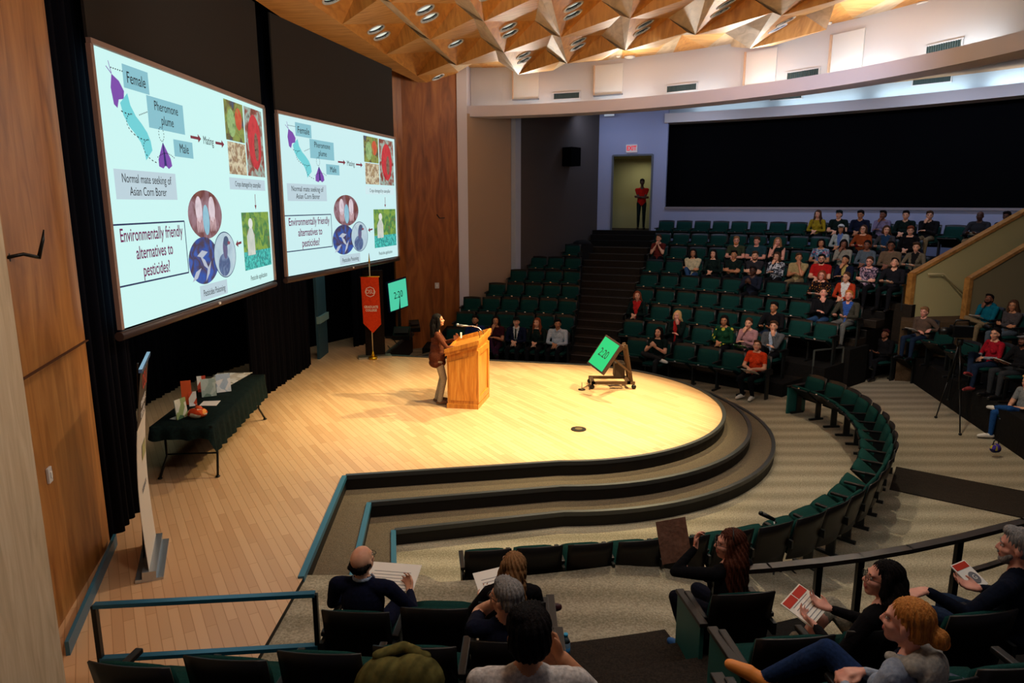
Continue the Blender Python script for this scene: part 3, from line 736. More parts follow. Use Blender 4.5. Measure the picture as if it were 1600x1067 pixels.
    def disc(x, z, rx_, rz_, m, nm='slide_photo', d=-.003, seg=32):
        bm = B(); bm.faces.new([bm.verts.new(((x + rx_ * math.cos(2 * PI * k / seg)) * sc, d, z + rz_ * math.sin(2 * PI * k / seg))) for k in range(seg)]); return finish(nm, bm, m, vw, recalc=False)
    disc(3.38, 2.45, .15, .2, emtex('apple', ('6f9a58', '9ab87a', '5a7a48'), 8), 'fruit_shape', -.005)
    disc(3.66, 2.53, .13, .16, emtex('tomato', ('b03a2a', 'c8583a', '7a9a4a'), 5), 'fruit_shape', -.005)
    disc(4.28, 2.25, .28, .42, emtex('bigtomato', ('b02a34', 'c83a40', 'a02430'), 5), 'fruit_shape', -.005)
    disc(4.34, 2.18, .09, .22, emtex('hole', ('3a2220', '8a6a5a', '2a1a18'), 12), 'fruit_shape', -.006)
    poly([(3.66, .5), (3.98, .5), (3.98, .8), (3.88, .95), (3.8, .95), (3.66, .8)], emtex('suit', ('d8dcd0', 'b8c0b8'), 6), 'person_shape', -.005)
    disc(3.84, .99, .09, .08, em('hood', 'dfe3dc'), 'person_shape', -.0055)
    # round pictures
    disc(2.26, 1.15, .52, .32, emtex('skin1', ('8a5a50', '6a3a38', '9a7a84', '5a3430'), 3), 'slide_photo', -.003, 40)
    for q in (2.06, 2.46):
        disc(q, 1.22, .10, .17, emtex('handpic', ('c8b8c0', 'e0d0d8', 'a890a0'), 5), 'hand_shape', -.0045)
        for f_ in range(4): disc(q - .07 + .05 * f_, 1.02, .018, .10, emtex('finger', ('b8989c', 'd8b8bc'), 9), 'finger_shape', -.005)
    disc(2.26, 1.08, .10, .2, emtex('basin', ('7ab0c8', '9ac8d8'), 5), 'water_shape', -.0042)
    disc(2.1, .55, .46, .31, emtex('fish', ('5a4850', '2a58b0', '4a3c48', '3a60b8', '6a5a60'), 3), 'slide_photo', -.0035, 40)
    for (x, z, a) in ((1.84, .38, .5), (2.1, .52, -.7), (2.2, .4, .9), (2.05, .64, .1)): 
        c_, s_ = math.cos(a), math.sin(a); poly([(x - .16 * c_, z - .16 * s_), (x + .03 * s_, z - .05 * c_), (x + .17 * c_, z + .17 * s_), (x - .03 * s_, z + .05 * c_)], em('fishbody', 'b4bccc'), 'fish_shape', -.005)
    disc(2.79, .58, .385, .325, em('birdring', '30486a'), 'slide_photo', -.0042, 40)
    disc(2.79, .58, .37, .312, emtex('bird', ('a0b4c4', 'b4ccd8', 'c4d4dc'), 4), 'slide_photo', -.005, 40)
    disc(2.74, .44, .2, .16, emtex('birdbody', ('6a84a8', '4a5c84', '8aa0c0'), 6), 'bird_shape', -.006); disc(2.8, .66, .08, .14, emtex('birdneck', ('5a6a90', '6a5a7a'), 8), 'bird_shape', -.0062); disc(2.85, .77, .09, .07, em('birdhead', '4a5a78'), 'bird_shape', -.0065); disc(2.94, .74, .05, .025, em('beak', '8a5060'), 'beak_shape', -.0068)
    # moths, plume and dotted paths
    pur = em('moth', '7a4aa8' if not washed else '8a78c4')
    poly([(.31, 2.60), (.27, 2.46), (.30, 2.30), (.36, 2.27), (.40, 2.36), (.50, 2.38), (.52, 2.46), (.44, 2.55)], pur, 'moth_shape')
    line([(.31, 2.60), (.27, 2.72)], .01, pur, 'moth_feeler'); line([(.31, 2.60), (.22, 2.66)], .01, pur, 'moth_feeler')
    poly([(1.26, 2.0), (1.12, 1.80), (1.12, 1.72), (1.22, 1.70), (1.28, 1.74), (1.35, 1.70), (1.44, 1.74), (1.42, 1.82)], pur, 'moth_shape'); poly([(1.25, 1.99), (1.27, 1.99), (1.31, 1.73), (1.25, 1.73)], em('mothbody', '2a2a6a'), 'moth_shape', -.004)
    plume = [(.50, 2.38), (.54, 2.26), (.63, 2.16), (.74, 2.09), (.84, 2.01), (.90, 1.92), (.92, 1.82)]
    bm = B(); up = [(x + .08, z + .07) for x, z in plume]; dn = [(x - .08, z - .05) for x, z in plume]
    for k in range(6): quadm(bm, [(x * sc, -.003, z) for x, z in (up[k], up[k + 1], dn[k + 1], dn[k])])
    finish('plume_shape', bm, em('plume', '6fcfd6' if not washed else 'bfe2e4'), vw, recalc=False)
    inkm = em('ink', '14141c')
    def dotted(f, n, nm='dotted_path'):
        bm = B()
        for k in range(n):
            x, z = f(k / n); x2, z2 = f((k + .5) / n); a = Vector((x * sc, 0, z)); b = Vector((x2 * sc, 0, z2)); t = (b - a).normalized(); s = Vector((t.z, 0, -t.x)) * .006
            quadm(bm, [(q.x, -.0048, q.z) for q in (a - s, b - s, b + s, a + s)])
        finish(nm, bm, inkm, vw, recalc=False)
    dotted(lambda t: (.42 + .62 * t + .13 * math.sin(t * 13), 2.3 - .5 * t - .05 * math.cos(t * 13)), 34)
    dotted(lambda t: (.30 + .25 * t, 2.66 + .0 * t), 6); dotted(lambda t: (.78 + .2 * t, 2.25 + .06 * t), 6); dotted(lambda t: (1.1 + .43 * t, 1.82 + .06 * math.sin(t * 3)), 12)
    dotted(lambda t: (1.24 + .06 * math.sin(2 * PI * t), 2.09 + .08 * math.cos(2 * PI * t)), 14)
    return e
screen((-4.1, 7.2, 2.75), PI / 2, 4.76, 2.82, 'big lit projection screen nearest the viewer, left of the stage', False)
s2a = math.atan2(17.56 - 12.55, -2.85 + 4.06)
screen((-4.06, 12.55, 2.75), s2a, 5.12, 2.82, 'second lit projection screen, farther away beside the timber panel', True)
# ---- lectern
le = empty('lectern', (-.86, 12.0, ZS), 0, 'golden oak lectern with slanted top, standing mid stage', 'lectern')
# plan: measured corners (near left, near right, far right, far left)
c0 = Vector((-1.12, 11.68)); c1 = Vector((-.60, 11.60)); c2 = Vector((-.44, 12.38)); c3 = Vector((-1.0, 12.46))
def lp(p): return (p.x + .86, p.y - 12.0)
K = [lp(c) for c in (c0, c1, c2, c3)]
def ltop(p): return .94 + (p[0] + .26) * .30
bm = B(); prism(bm, K, .07, ltop); finish('body', bm, M_OAK, le)
bm = B(); KK = [(p[0] * 1.06, p[1] * 1.06) for p in K]; prism(bm, KK, 0, .08); finish('plinth', bm, M_OAK, le)
bm = B()
def inset(a, b, z0, z1a, z1b, m=.09, d=.008):
    a = Vector(a); b = Vector(b); t = (b - a).normalized(); n = Vector((t.y, -t.x)) * d; L = (b - a).length
    p, q = a + t * m, b - t * m
    quadm(bm, [(p.x + n.x, p.y + n.y, z0), (q.x + n.x, q.y + n.y, z0), (q.x + n.x, q.y + n.y, z1b), (p.x + n.x, p.y + n.y, z1a)])
inset(K[0], K[1], .14, .82, .95, .03); 
solid(bm, .012); finish('side_panel', bm, wood('lectern_oak_side', 'a8641f', 'c07a2c', 'd09040', (6, 6, .5), rough=.35, ns=4), le)
bm = B(); a, b = Vector(K[1]), Vector(K[2]); t = (b - a).normalized(); n = Vector((t.y, -t.x))
for s0, s1, z0, z1 in ((.0, .09, .1, 1.03), (.72, .81, .1, 1.06), (.09, .72, .94, 1.04), (.09, .72, .1, .2)):
    p = a + t * (s0 + s1) / 2 + n * .012; box(bm, (p.x, p.y, (z0 + z1) / 2), (s1 - s0, .024, z1 - z0), rz(math.atan2(t.y, t.x)))
finish('front_frame', bm, M_OAK, le)
# slanted reading top with raised rim
bm = B(); T4 = [(K[0][0] - .03, K[0][1] - .05), (K[1][0] + .02, K[1][1] - .07), (K[2][0] + .05, K[2][1] + .03), (K[3][0] - .03, K[3][1] + .05)]
prism(bm, T4, lambda p: ltop(p) - .0, lambda p: ltop(p) + .05); finish('desk_top', bm, M_OAK, le)
for i in range(4):
    bm = B(); p, q = T4[i], T4[(i + 1) % 4]; hh = .07 if i != 3 else .03
    bar(bm, (p[0], p[1], ltop(p) + .05 + hh / 2), (q[0], q[1], ltop(q) + .05 + hh / 2), .03, hh); finish('rim', bm, M_OAK, le)
mic = empty('lectern_microphone', (-.50, 12.1, ZS + ltop((.36, .1)) + .05), 0, 'gooseneck microphone curving left over the lectern top', 'microphone')
bm = B(); P = [(0, 0, 0), (-.02, 0, .10), (-.09, .0, .17), (-.2, .0, .2), (-.30, 0, .20)]; tube(bm, P, .009, 8); finish('gooseneck', bm, M_CHROME, mic, True)
bm = B(); tube(bm, [(-.28, 0, .20), (-.36, 0, .205), (-.44, 0, .215)], [.012, .016, .02], 10); ball(bm, (-.46, 0, .22), (.028, .026, .026)); finish('head', bm, mat('mic_grey', '9a9a9e', .3, .6), mic, True)
bm = B(); cyl(bm, (0, 0, .008), .03, .016, 16); finish('base', bm, M_BLKMET, mic)
mic = empty('lectern_microphone', (-.56, 11.86, ZS + ltop((.30, -.14)) + .05), 0, 'small thin black microphone standing upright on the lectern', 'microphone')
bm = B(); tube(bm, [(0, 0, 0), (0, 0, .08), (-.02, 0, .16)], .005, 6); finish('gooseneck', bm, M_BLKMET, mic, True)
bm = B(); ball(bm, (-.022, 0, .17), (.012, .012, .02)); finish('head', bm, M_BLKMET, mic, True)
# ---- tilted countdown monitor on a wheeled cart
GREEN = mat('green_display', '1fdc80', emit=.92); GREEN2 = mat('green_display_far', '56e0b4', emit=.8)
base = atz(955, 603, ZS)
mc = empty('monitor_cart', (base.x, base.y, ZS), 0, 'brown black wheeled cart holding the tilted countdown monitor at the stage edge', 'cart')
BR = mat('cart_brown', '4c3524', .4, .3, spec=.5)
bm = B()
for s in (-1, 1): bar(bm, (-.42, s * .22, .12), (.42, s * .22, .12), .06, .05)
bar(bm, (.3, -.25, .12), (.3, .25, .12), .06, .05); bar(bm, (-.38, -.25, .12), (-.38, .25, .12), .06, .05); finish('base_frame', bm, BR, mc)
for s in (-1, 1):
    bm = B(); bar(bm, (.36, s * .2, .12), (.24, s * .1, .84), .05, .05); finish('upright', bm, BR, mc)
    bm = B(); bar(bm, (.36, s * .2, .3), (-.05, s * .14, .62), .03, .03); finish('brace', bm, BR, mc)
    for xx in (-.4, .4):
        bm = B(); cyl(bm, (xx, s * .23, .045), .045, .03, 14, rx(PI / 2)); finish('caster', bm, M_BLKMET, mc, True)
bm = B(); box(bm, (.14, 0, .34), (.2, .26, .3), bev=.02); finish('equipment_box', bm, mat('box_dark', '2a1c14', .6), mc)
def monitor(name, C, X, Y, W, Hh, label, gm, frame, tsize, parent_like=None):
    """C centre of the glass, X right, Y up (unit vectors)"""
    X = X.normalized(); Y = (Y - X * Y.dot(X)).normalized(); Z = X.cross(Y); R3 = Matrix((X, Y, Z)).transposed()
    e = bpy.data.objects.new(name, None); COL.objects.link(e); e.matrix_world = Matrix.Translation(C) @ R3.to_4x4(); tag(e, label, 'monitor')
    bm = B(); box(bm, (0, 0, -.035), (W + .07, Hh + .07, .06), bev=.008); finish('casing', bm, frame, e)
    bm = B(); box(bm, (0, 0, .001), (W, Hh, .008)); finish('display', bm, gm, e)
    text_mesh('2:20', tsize, M_INK, 'countdown_digits', e, (0, 0, .007), None, 'CENTER', .72, .0005)
    return e
def quadpose(TL, TR, BL, BR_):
    C = (TL + TR + BL + BR_) / 4; X = (TR - TL + BR_ - BL) / 2; Y = (TL - BL + TR - BR_) / 2; return C, X, Y
# tilted monitor: seen corners TL(946,524) TR(968,538) BR(941,581) BL(919,566); it faces the near-left and leans back
Cm = atz(944, 552, ZS + .78)
Xv = Vector((.60, -.72, -.30)); Yv = Vector((.62, .25, .74))
def solve_pose(C, cs):
    """find X,Y half vectors so the four corners land on the seen outline while keeping X and Y square"""
    def corner(px, d): return None
    return C
def fitmon(C, tl, tr, br, bl, W, Hh):
    best = None; rnd = random.Random(3)
    d0 = (C - Vector((0, 0, EYE)))
    def pj(p):
        q = p - Vector((0, 0, EYE)); zc = q.y * math.cos(TILT) - q.z * math.sin(TILT); yc = q.y * math.sin(TILT) + q.z * math.cos(TILT)
        return 800 + F * q.x / zc, 533.5 - F * yc / zc
    def cost(v):
        e = Matrix.Rotation(v[0], 3, 'Z') @ Matrix.Rotation(v[1], 3, 'X') @ Matrix.Rotation(v[2], 3, 'Y')
        X, Y = e @ Vector((1, 0, 0)), e @ Vector((0, 0, 1)); c = C + Vector((v[3], v[4], v[5])); s = v[6]; t = 0
        for (px, py), a, b in ((tl, -1, 1), (tr, 1, 1), (br, 1, -1), (bl, -1, -1)):
            x, y = pj(c + X * a * W * s / 2 + Y * b * Hh * s / 2); t += (x - px) ** 2 + (y - py) ** 2
        return t + 8 * v[1] ** 2 + (v[4] * 3) ** 2 + 60 * (s - 1) ** 2
    for tr_ in range(14):
        v = [rnd.uniform(-1.6, 1.6), rnd.uniform(-.8, .8), rnd.uniform(-.9, .9), 0, 0, 0, 1]; c = cost(v); st = .4
        for it in range(900):
            u = [a + rnd.gauss(0, st * (1 if k < 3 else .3)) for k, a in enumerate(v)]; cu = cost(u)
            if cu < c: v, c = u, cu
            else: st = max(st * .993, .0008)
        if best is None or c < best[0]: best = (c, v)
    v = best[1]; e = Matrix.Rotation(v[0], 3, 'Z') @ Matrix.Rotation(v[1], 3, 'X') @ Matrix.Rotation(v[2], 3, 'Y')
    print('FIT', best)
    return C + Vector((v[3], v[4], v[5])), e @ Vector((1, 0, 0)), e @ Vector((0, 0, 1)), v[6]
c_, X_, Y_, s_ = fitmon(Cm, (946, 526), (968, 540), (940, 581), (920, 565), .50, .60)
bm = B(); bk = c_ - X_.cross(Y_) * .09 - Vector((base.x, base.y, ZS)); bar(bm, (.24, 0, .80), bk, .12, .05); bar(bm, (.24, -.14, .80), (.24, .14, .80), .05, .05); bar(bm, bk, bk + X_.cross(Y_) * .03, .25, .2); finish('mount_arm', bm, BR, mc)
monitor('countdown_monitor', c_, X_, Y_, .50 * s_, .60 * s_, 'tilted monitor with green 2:20 countdown on the cart at the stage edge', GREEN, mat('casing_brown', '3a2620', .4), .24 * s_)
# ---- far countdown monitor
Cf = aty(621, 462, 18.2)
c_, X_, Y_, s_ = fitmon(Cf, (606, 443), (634, 435), (637, 477), (611, 487), .62, .75)
mf = monitor('countdown_monitor', c_, X_, Y_, .62 * s_, .75 * s_, 'upright monitor with green 2:20 countdown beside the timber panel', GREEN2, mat('casing_navy', '101a3c', .4), .26 * s_)
st = empty('monitor_stand', (c_.x, c_.y, ZS), 0, 'black floor stand carrying the far countdown monitor', 'stand')
bm = B(); bar(bm, (0, .08, .05), (0, .08, c_.z - ZS), .08, .08); finish('pole', bm, M_BLKMET, st)
bm = B(); box(bm, (0, .08, .03), (.7, .5, .05), bev=.01); finish('base', bm, M_BLKMET, st)
# ---- stage monitor speakers and cables at the far stage end
for i, (px, py, s, lb) in enumerate(((628, 530, .22, 'black wedge speaker on the far end of the stage floor'), (648, 518, .14, 'dark equipment box beside the far end of the stage'))):
    p = atz(px, py, ZS); e = empty('wedge_speaker', (p.x, p.y, ZS), .4 * i, lb, 'loudspeaker')
    bm = B(); prism(bm, [(-s, -s * .6), (s, -s * .6), (s, s * .6), (-s, s * .6)], 0, lambda q: .12 + .2 * (q[1] + s * .6) / (1.2 * s)); finish('cabinet', bm, M_BLKMET, e)
    bm = B(); box(bm, (0, -.02, .24), (s * 1.6, s * .9, .02), rx(.6)); finish('grille', bm, mat('grille_dark', '222226', .7), e)
bm = B(); P = [atz(x, y, ZS + .01) for x, y in ((600, 524), (615, 530), (622, 540), (612, 548), (606, 540))]; tube(bm, P, .012, 6); o = finish('cable', bm, M_BLKMET, None, True); tag(o, 'black cable looped on the far stage floor', 'cable')
# ---- red banner on a pole in front of a black drape stand
bp = atz(583, 561, ZS)
d = empty('drape_stand', (bp.x, bp.y + .3, ZS), 0, 'narrow black draped stand behind the red pennant', 'stand')
bm = B(); box(bm, (.0, 0, 1.0), (.44, .1, 2.0), rz(.3)); finish('drape', bm, fabric('drape_brown', '1d1512', '120d0b', 30), d)
bm = B(); box(bm, (0, -.1, .02), (.75, .3, .04), rz(.3)); finish('base', bm, mat('alu', '9a948a', .35, .7), d)
g = empty('pennant_banner', (bp.x, bp.y, ZS), 0, 'tall red pennant with white emblem hanging on a thin pole', 'banner')
top = aty(579, 432, bp.y).z - ZS
bm = B(); tube(bm, [(0, 0, 0), (0, 0, top + .3)], .012, 8); finish('pole', bm, mat('pole_cream', 'c8b088', .4), g)
bm = B(); tube(bm, [(0, 0, top + .3), (0, 0, top + .52)], [.022, .004], 8); finish('finial', bm, mat('brass', 'c8a028', .3, .9), g)
bm = B(); cyl(bm, (0, 0, .03), .1, .06, 20); tube(bm, [(0, 0, .05), (0, 0, .2)], [.05, .015], 8); finish('base', bm, mat('brass', 'c8a028', .3, .9), g)
bm = B(); wv = .2; Hb = 1.3; cols_ = 8
ztop = top; zb = top - 1.28
pts = [(-.2, ztop), (.2, ztop), (.22, zb + .2), (0.03, zb), (-.18, zb + .22)]
vsf = [bm.verts.new((x, -.03, z)) for x, z in pts]; bm.faces.new(vsf)
solid(bm, .008)
fl = finish('flag', bm, fabric('pennant_red', 'd8431f', 'c8381a', 40), g)
text_mesh('OSU', .13, M_PAPER, 'emblem', g, (0, -.045, ztop - .34), rx(PI / 2), sx=.75)
text_mesh('GRADUATE\nCOLLEGE', .075, M_PAPER, 'lettering', g, (.01, -.045, ztop - .72), rx(PI / 2), sx=.8, bold=.002)
bm = B(); tube(bm, [Vector((.11 * math.cos(t), -.045, ztop - .34 + .11 * math.sin(t))) for t in np.linspace(0, 2 * PI, 9)], .008, 6); finish('emblem_ring', bm, M_PAPER, g)
bm = B(); tube(bm, [(-.22, -.03, ztop), (.22, -.03, ztop)], .012, 8); finish('crossbar', bm, mat('brass', 'c8a028', .3, .9), g)
# ---- display table with black cloth
tA, tB = atz(335, 722, ZS), atz(396, 665, ZS)
zt = ZS + .74
q0 = atz(238, 662, zt); q1 = atz(330, 668, zt); q2 = atz(420, 590, zt); q3 = atz(333, 583, zt)
cx = (q0 + q1 + q2 + q3) / 4
tb = empty('display_table', (cx.x, cx.y, ZS), 0, 'long folding table under a black pleated cloth below the first screen', 'table')
Q = [Vector((q.x - cx.x, q.y - cx.y)) for q in (q0, q1, q2, q3)]
dirL = ((Q[2] - Q[1]) + (Q[3] - Q[0])).normalized(); half = 1.35; hw = .38; nn = Vector((dirL.y, -dirL.x))
cn = [-dirL * half - nn * hw, -dirL * half + nn * hw, dirL * half + nn * hw, dirL * half - nn * hw]
bm = B(); prism(bm, cn, .70, .735); finish('table_top', bm, M_BLKMET, tb)
for sd in (-1, 1):
    for sn in (-1, 1):
        p = dirL * (half - .3) * sd + nn * (hw - .06) * sn; q = dirL * (half - .12) * sd + nn * (hw - .02) * sn
        bm = B(); tube(bm, [(p.x, p.y, .70), (p.x, p.y, .25), (q.x, q.y, .02)], .016, 8); ball(bm, (q.x, q.y, .015), (.03, .03, .015)); finish('leg', bm, M_BLKMET, tb, True)
    p = dirL * (half - .3) * sd; bm = B(); tube(bm, [(p.x - nn.x * .32, p.y - nn.y * .32, .27), (p.x + nn.x * .32, p.y + nn.y * .32, .27)], .012, 6); finish('crossbar', bm, M_BLKMET, tb, True)
# cloth: flat top with a pleated fall along the long stage side
bm = B(); n = 90; per = []
ring = []
seq = [cn[0], cn[1], cn[2], cn[3], cn[0]]
for a, b in zip(seq, seq[1:]):
    L = (b - a).length; k = int(L / .04)
    for i in range(k): ring.append((a + (b - a) * i / k, (b - a).normalized(), a is cn[1] or a is cn[2]))
tv = [bm.verts.new((p.x, p.y, .742)) for p, t, f in ring]; bm.faces.new(tv)
lv = []
for i, (p, t, f) in enumerate(ring):
    o = Vector((t.y, -t.x)) * (.03 + .02 * math.sin(i * 1.15)); drop = .36 if f else .17
    lv.append((bm.verts.new((p.x + o.x * .5, p.y + o.y * .5, .742 - drop * .4)), bm.verts.new((p.x + o.x, p.y + o.y, .742 - drop - .01 * math.sin(i * .7)))))
m_ = len(ring)
for i in range(m_):
    j = (i + 1) % m_; bm.faces.new((tv[i], tv[j], lv[j][0], lv[i][0])); bm.faces.new((lv[i][0], lv[j][0], lv[j][1], lv[i][1]))
o = finish('tablecloth', bm, fabric('cloth_black', '12211f', '0c1615', 30, wr=.2), None, True)
o.location = (cx.x, cx.y, ZS); tag(o, 'black cloth with pleated fall draped over the display table', 'tablecloth')
ZT = ZS + .745
def on_table(px, py): return atz(px, py, ZT)
def frame_thing(name, px, py, w_, h_, yaw, lean, m, label, cat, bev=.0):
    p = on_table(px, py); e = empty(name, (p.x, p.y, ZT), yaw, label, cat)
    bm = B(); box(bm, (0, 0, h_ / 2), (w_, .012, h_), rx(lean)); finish('panel', bm, m, e)
    bm = B(); box(bm, (0, .05, .004), (w_ * .9, .12, .008)); finish('foot', bm, M_PAPER, e); return e
def sheet_tex(name, base, cols):
    return pattern(name, 'floral', [base] + cols, 9)
frame_thing('sign_holder', 350, 612, .2, .27, .5, -.15, sheet_tex('leaflet_a', 'dfe6ea', ['b8c8d8', 'e8e8ea', '6f86a8']), 'white upright leaflet holder toward the far end of the table', 'sign holder')
frame_thing('sign_holder', 327, 619, .2, .26, .5, -.15, sheet_tex('leaflet_b', '9fb0a8', ['b8c4bc', '70887c']), 'grey green upright leaflet holder mid table', 'sign holder')
frame_thing('booklet', 293, 632, .13, .34, .4, -.05, mat('booklet_orange', 'd8582a', .6), 'tall orange booklet standing on the table', 'booklet')
frame_thing('booklet', 316, 612, .12, .24, .5, -.1, sheet_tex('leaflet_c', 'c8503a', ['e8e2d8', '8a2a20']), 'red and white small booklet standing behind the orange one', 'booklet')
frame_thing('booklet', 302, 634, .10, .2, .5, -.1, sheet_tex('leaflet_d', 'e8e2d8', ['d05030', 'f0f0f0']), 'white booklet with orange print leaning by the orange booklet', 'booklet')
frame_thing('booklet', 284, 653, .2, .26, 1.3, -.1, sheet_tex('leaflet_e', '8a9a68', ['c8c8b8', '4a6a50']), 'green booklet standing at the near end of the table', 'booklet')
def flat_sheet(name, corners, z, m, label, cat, th=.003):
    P = [atz(x, y, z) for x, y in corners]; c = sum(P, Vector()) / len(P); bm = B(); prism(bm, [(p.x - c.x, p.y - c.y) for p in P], 0, th)
    o = finish(name, bm, m); o.location = (c.x, c.y, z); return tag(o, label, cat)
flat_sheet('poster_sheet', [(340, 583), (395, 582), (360, 602), (322, 598)], ZT, sheet_tex('poster_print', 'ddd6c8', ['c8c0b0', '8a8478', 'e4e0d8']), 'large printed poster sheet lying at the far end of the table', 'poster')
flat_sheet('paper_sheet', [(318, 627), (345, 626), (338, 634), (311, 634)], ZT, M_PAPER, 'white sheet of paper lying in the middle of the table', 'paper')
p = on_table(309, 652); e = empty('gift_basket', (p.x, p.y, ZT), 0, 'small orange and white bundle at the near table corner', 'bundle')
bm = B(); ball(bm, (0, 0, .06), (.13, .11, .07)); finish('bundle', bm, pattern('bundle_cloth', 'floral', ['d8582a', 'e8d8b8', 'b03a1a', 'f0a050'], 14), e, True)
bm = B(); ball(bm, (.02, 0, .12), (.05, .04, .04)); finish('knot', bm, mat('booklet_orange', 'd8582a', .6), e, True)
# ---- retractable banner at the left
bb = atz(238, 905, ZS); bt_ = aty(222, 530, bb.y)
rb = empty('retractable_banner', (-3.58, 6.38, ZS), math.radians(112.5), 'tall retractable banner seen nearly edge on in front of the dark curtain', 'banner')
hb = 2.02; rb.rotation_euler = (.055, 0, math.radians(112.5))
bm = B(); prism(bm, [(-.42, -.12), (.42, -.12), (.42, .12), (-.42, .12)], 0, lambda p: .03)
prism(bm, [(-.42, -.06), (.42, -.06), (.42, .06), (-.42, .06)], .03, .10); finish('cassette', bm, mat('alu_bright', 'b8c0c8', .25, .8), rb)
bm = B(); n = 14
L_ = [bm.verts.new((-.39, .03 * math.sin(PI * k / n) * 2, .1 + (hb - .1) * k / n)) for k in range(n + 1)]
R_ = [bm.verts.new((.39, .03 * math.sin(PI * k / n) * 2, .1 + (hb - .1) * k / n)) for k in range(n + 1)]
for k in range(n): bm.faces.new((L_[k], R_[k], R_[k + 1], L_[k + 1])).material_index = 1 if k > 9 else 0
solid(bm, .004)
finish('graphic', bm, [mat('banner_white', 'cfc8bb', .6), mat('banner_dark', '2b2523', .6)], rb)
def onban(z): return .06 * math.sin(PI * (z - .1) / (hb - .1))
for s_, sz, zz, m in (('OSU', .2, 1.86, M_REDP), ('GRADUATE', .085, 1.66, M_PAPER), ('COLLEGE', .085, 1.55, M_PAPER), ('RESEARCH', .07, .8, M_GREYP)):
    text_mesh(s_, sz, m, 'lettering', rb, (0, onban(zz) - .008, zz), rx(PI / 2))
bm = B()
for (x0, z0, x1, z1) in ((.0, 1.05, .3, 1.2),): quadm(bm, [(x0, onban(z0) - .006, z0), (x1, onban(z0) - .006, z0), (x1, onban(z1) - .006, z1), (x0, onban(z1) - .006, z1)])
finish('colour_patch', bm, mat('banner_green', '9a9a6a', .6), rb)
bm = B(); bar(bm, (-.41, .0, hb + .01), (.41, .0, hb + .01), .03, .035); finish('top_rail', bm, mat('alu_blue', '7fa6d8', .25, .6), rb)
bm = B(); tube(bm, [(0, .08, .05), (0, .06, hb)], .01, 6); finish('support_pole', bm, M_BLKMET, rb, True)
# ---- floor boxes and small disc on the stage
for px, py, r, lb in ((904, 671, .12, 'round black floor socket plate in the bright stage floor'), (909, 609, .07, 'small round black microphone base plate near the cart')):
    p = atz(px, py, ZS); e = empty('floor_socket', (p.x, p.y, ZS), 0, lb, 'floor socket')
    bm = B(); cyl(bm, (0, 0, .006), r, .012, 28); finish('plate', bm, mat('plate_dark', '2a2420', .4, .5), e)
    bm = B(); cyl(bm, (0, 0, .014), r * .5, .006, 20); finish('lid', bm, mat('plate_mid', '6a5a40', .4, .5), e)
p0 = atz(909, 607, ZS + .02); p1 = atz(930, 598, ZS + .02)
bm = B(); tube(bm, [p0 + Vector((0, 0, .12)), p0, (p0 + p1) / 2 + Vector((0, .05, 0)), p1], .006, 6); o = finish('cable', bm, M_BLKMET, None, True); tag(o, 'thin black cable running from the small disc to the cart', 'cable')
# ---- wall fittings
def wallplate(p, yaw, w_, h_, label):
    e = empty('switch_plate', p, yaw, label, 'switch plate'); bm = B(); box(bm, (0, 0, 0), (w_, .02, h_), bev=.004); finish('plate', bm, M_WHITE, e)
    bm = B(); box(bm, (0, -.014, 0), (w_ * .3, .012, h_ * .4)); finish('toggle', bm, M_PAPER, e); return e
def on_line(px, py, a, b):
    d = ray(px, py); a = Vector(a); b = Vector(b); e = b - a; det = d.x * (-e.y) - (-e.x) * d.y
    s = (a.x * (-e.y) - (-e.x) * a.y) / det; return d * s + Vector((0, 0, EYE))
p = on_line(75, 742, (-3.55, 4.35), (-4.22, 6.75)); wallplate((p.x + .012, p.y, p.z), math.radians(105) , .08, .13, 'white wall switch on the near veneer wall').rotation_euler.z = math.atan2(2.4, -.67)
p = on_line(683, 446, (-2.92, 19.25), (-1.5, 19.62)); wallplate((p.x, p.y - .02, p.z), math.atan2(.37, 1.42), .12, .16, 'small white switch plate on the far timber panel')
p = on_line(686, 338, (-2.92, 19.25), (-1.5, 19.62)); e = empty('wall_bracket', (p.x, p.y, p.z), .25, 'small black metal hook on the far timber panel', 'bracket')
bm = B(); bar(bm, (-.06, -.02, .05), (0, -.1, -.05), .02, .02); bar(bm, (0, -.1, -.05), (.14, -.12, -.04), .02, .02); finish('hook', bm, M_BLKMET, e)
p = on_line(28, 400, (-3.55, 4.35), (-4.22, 6.75)); e = empty('microphone_bracket', (p.x, p.y, p.z), 0, 'black jointed microphone arm fixed on the near veneer wall', 'bracket')
bm = B(); box(bm, (.02, -.2, .0), (.05, .12, .07), bev=.01); finish('mount', bm, M_BLKMET, e)
bm = B(); tube(bm, [(.04, -.2, 0), (.10, -.08, .02), (.16, .0, -.01)], .014, 8); finish('arm', bm, M_BLKMET, e, True)
bm = B(); tube(bm, [(.16, 0, -.02), (.17, .06, .12), (.175, .08, .2)], [.016, .013, .005], 8); finish('antenna', bm, M_BLKMET, e, True)
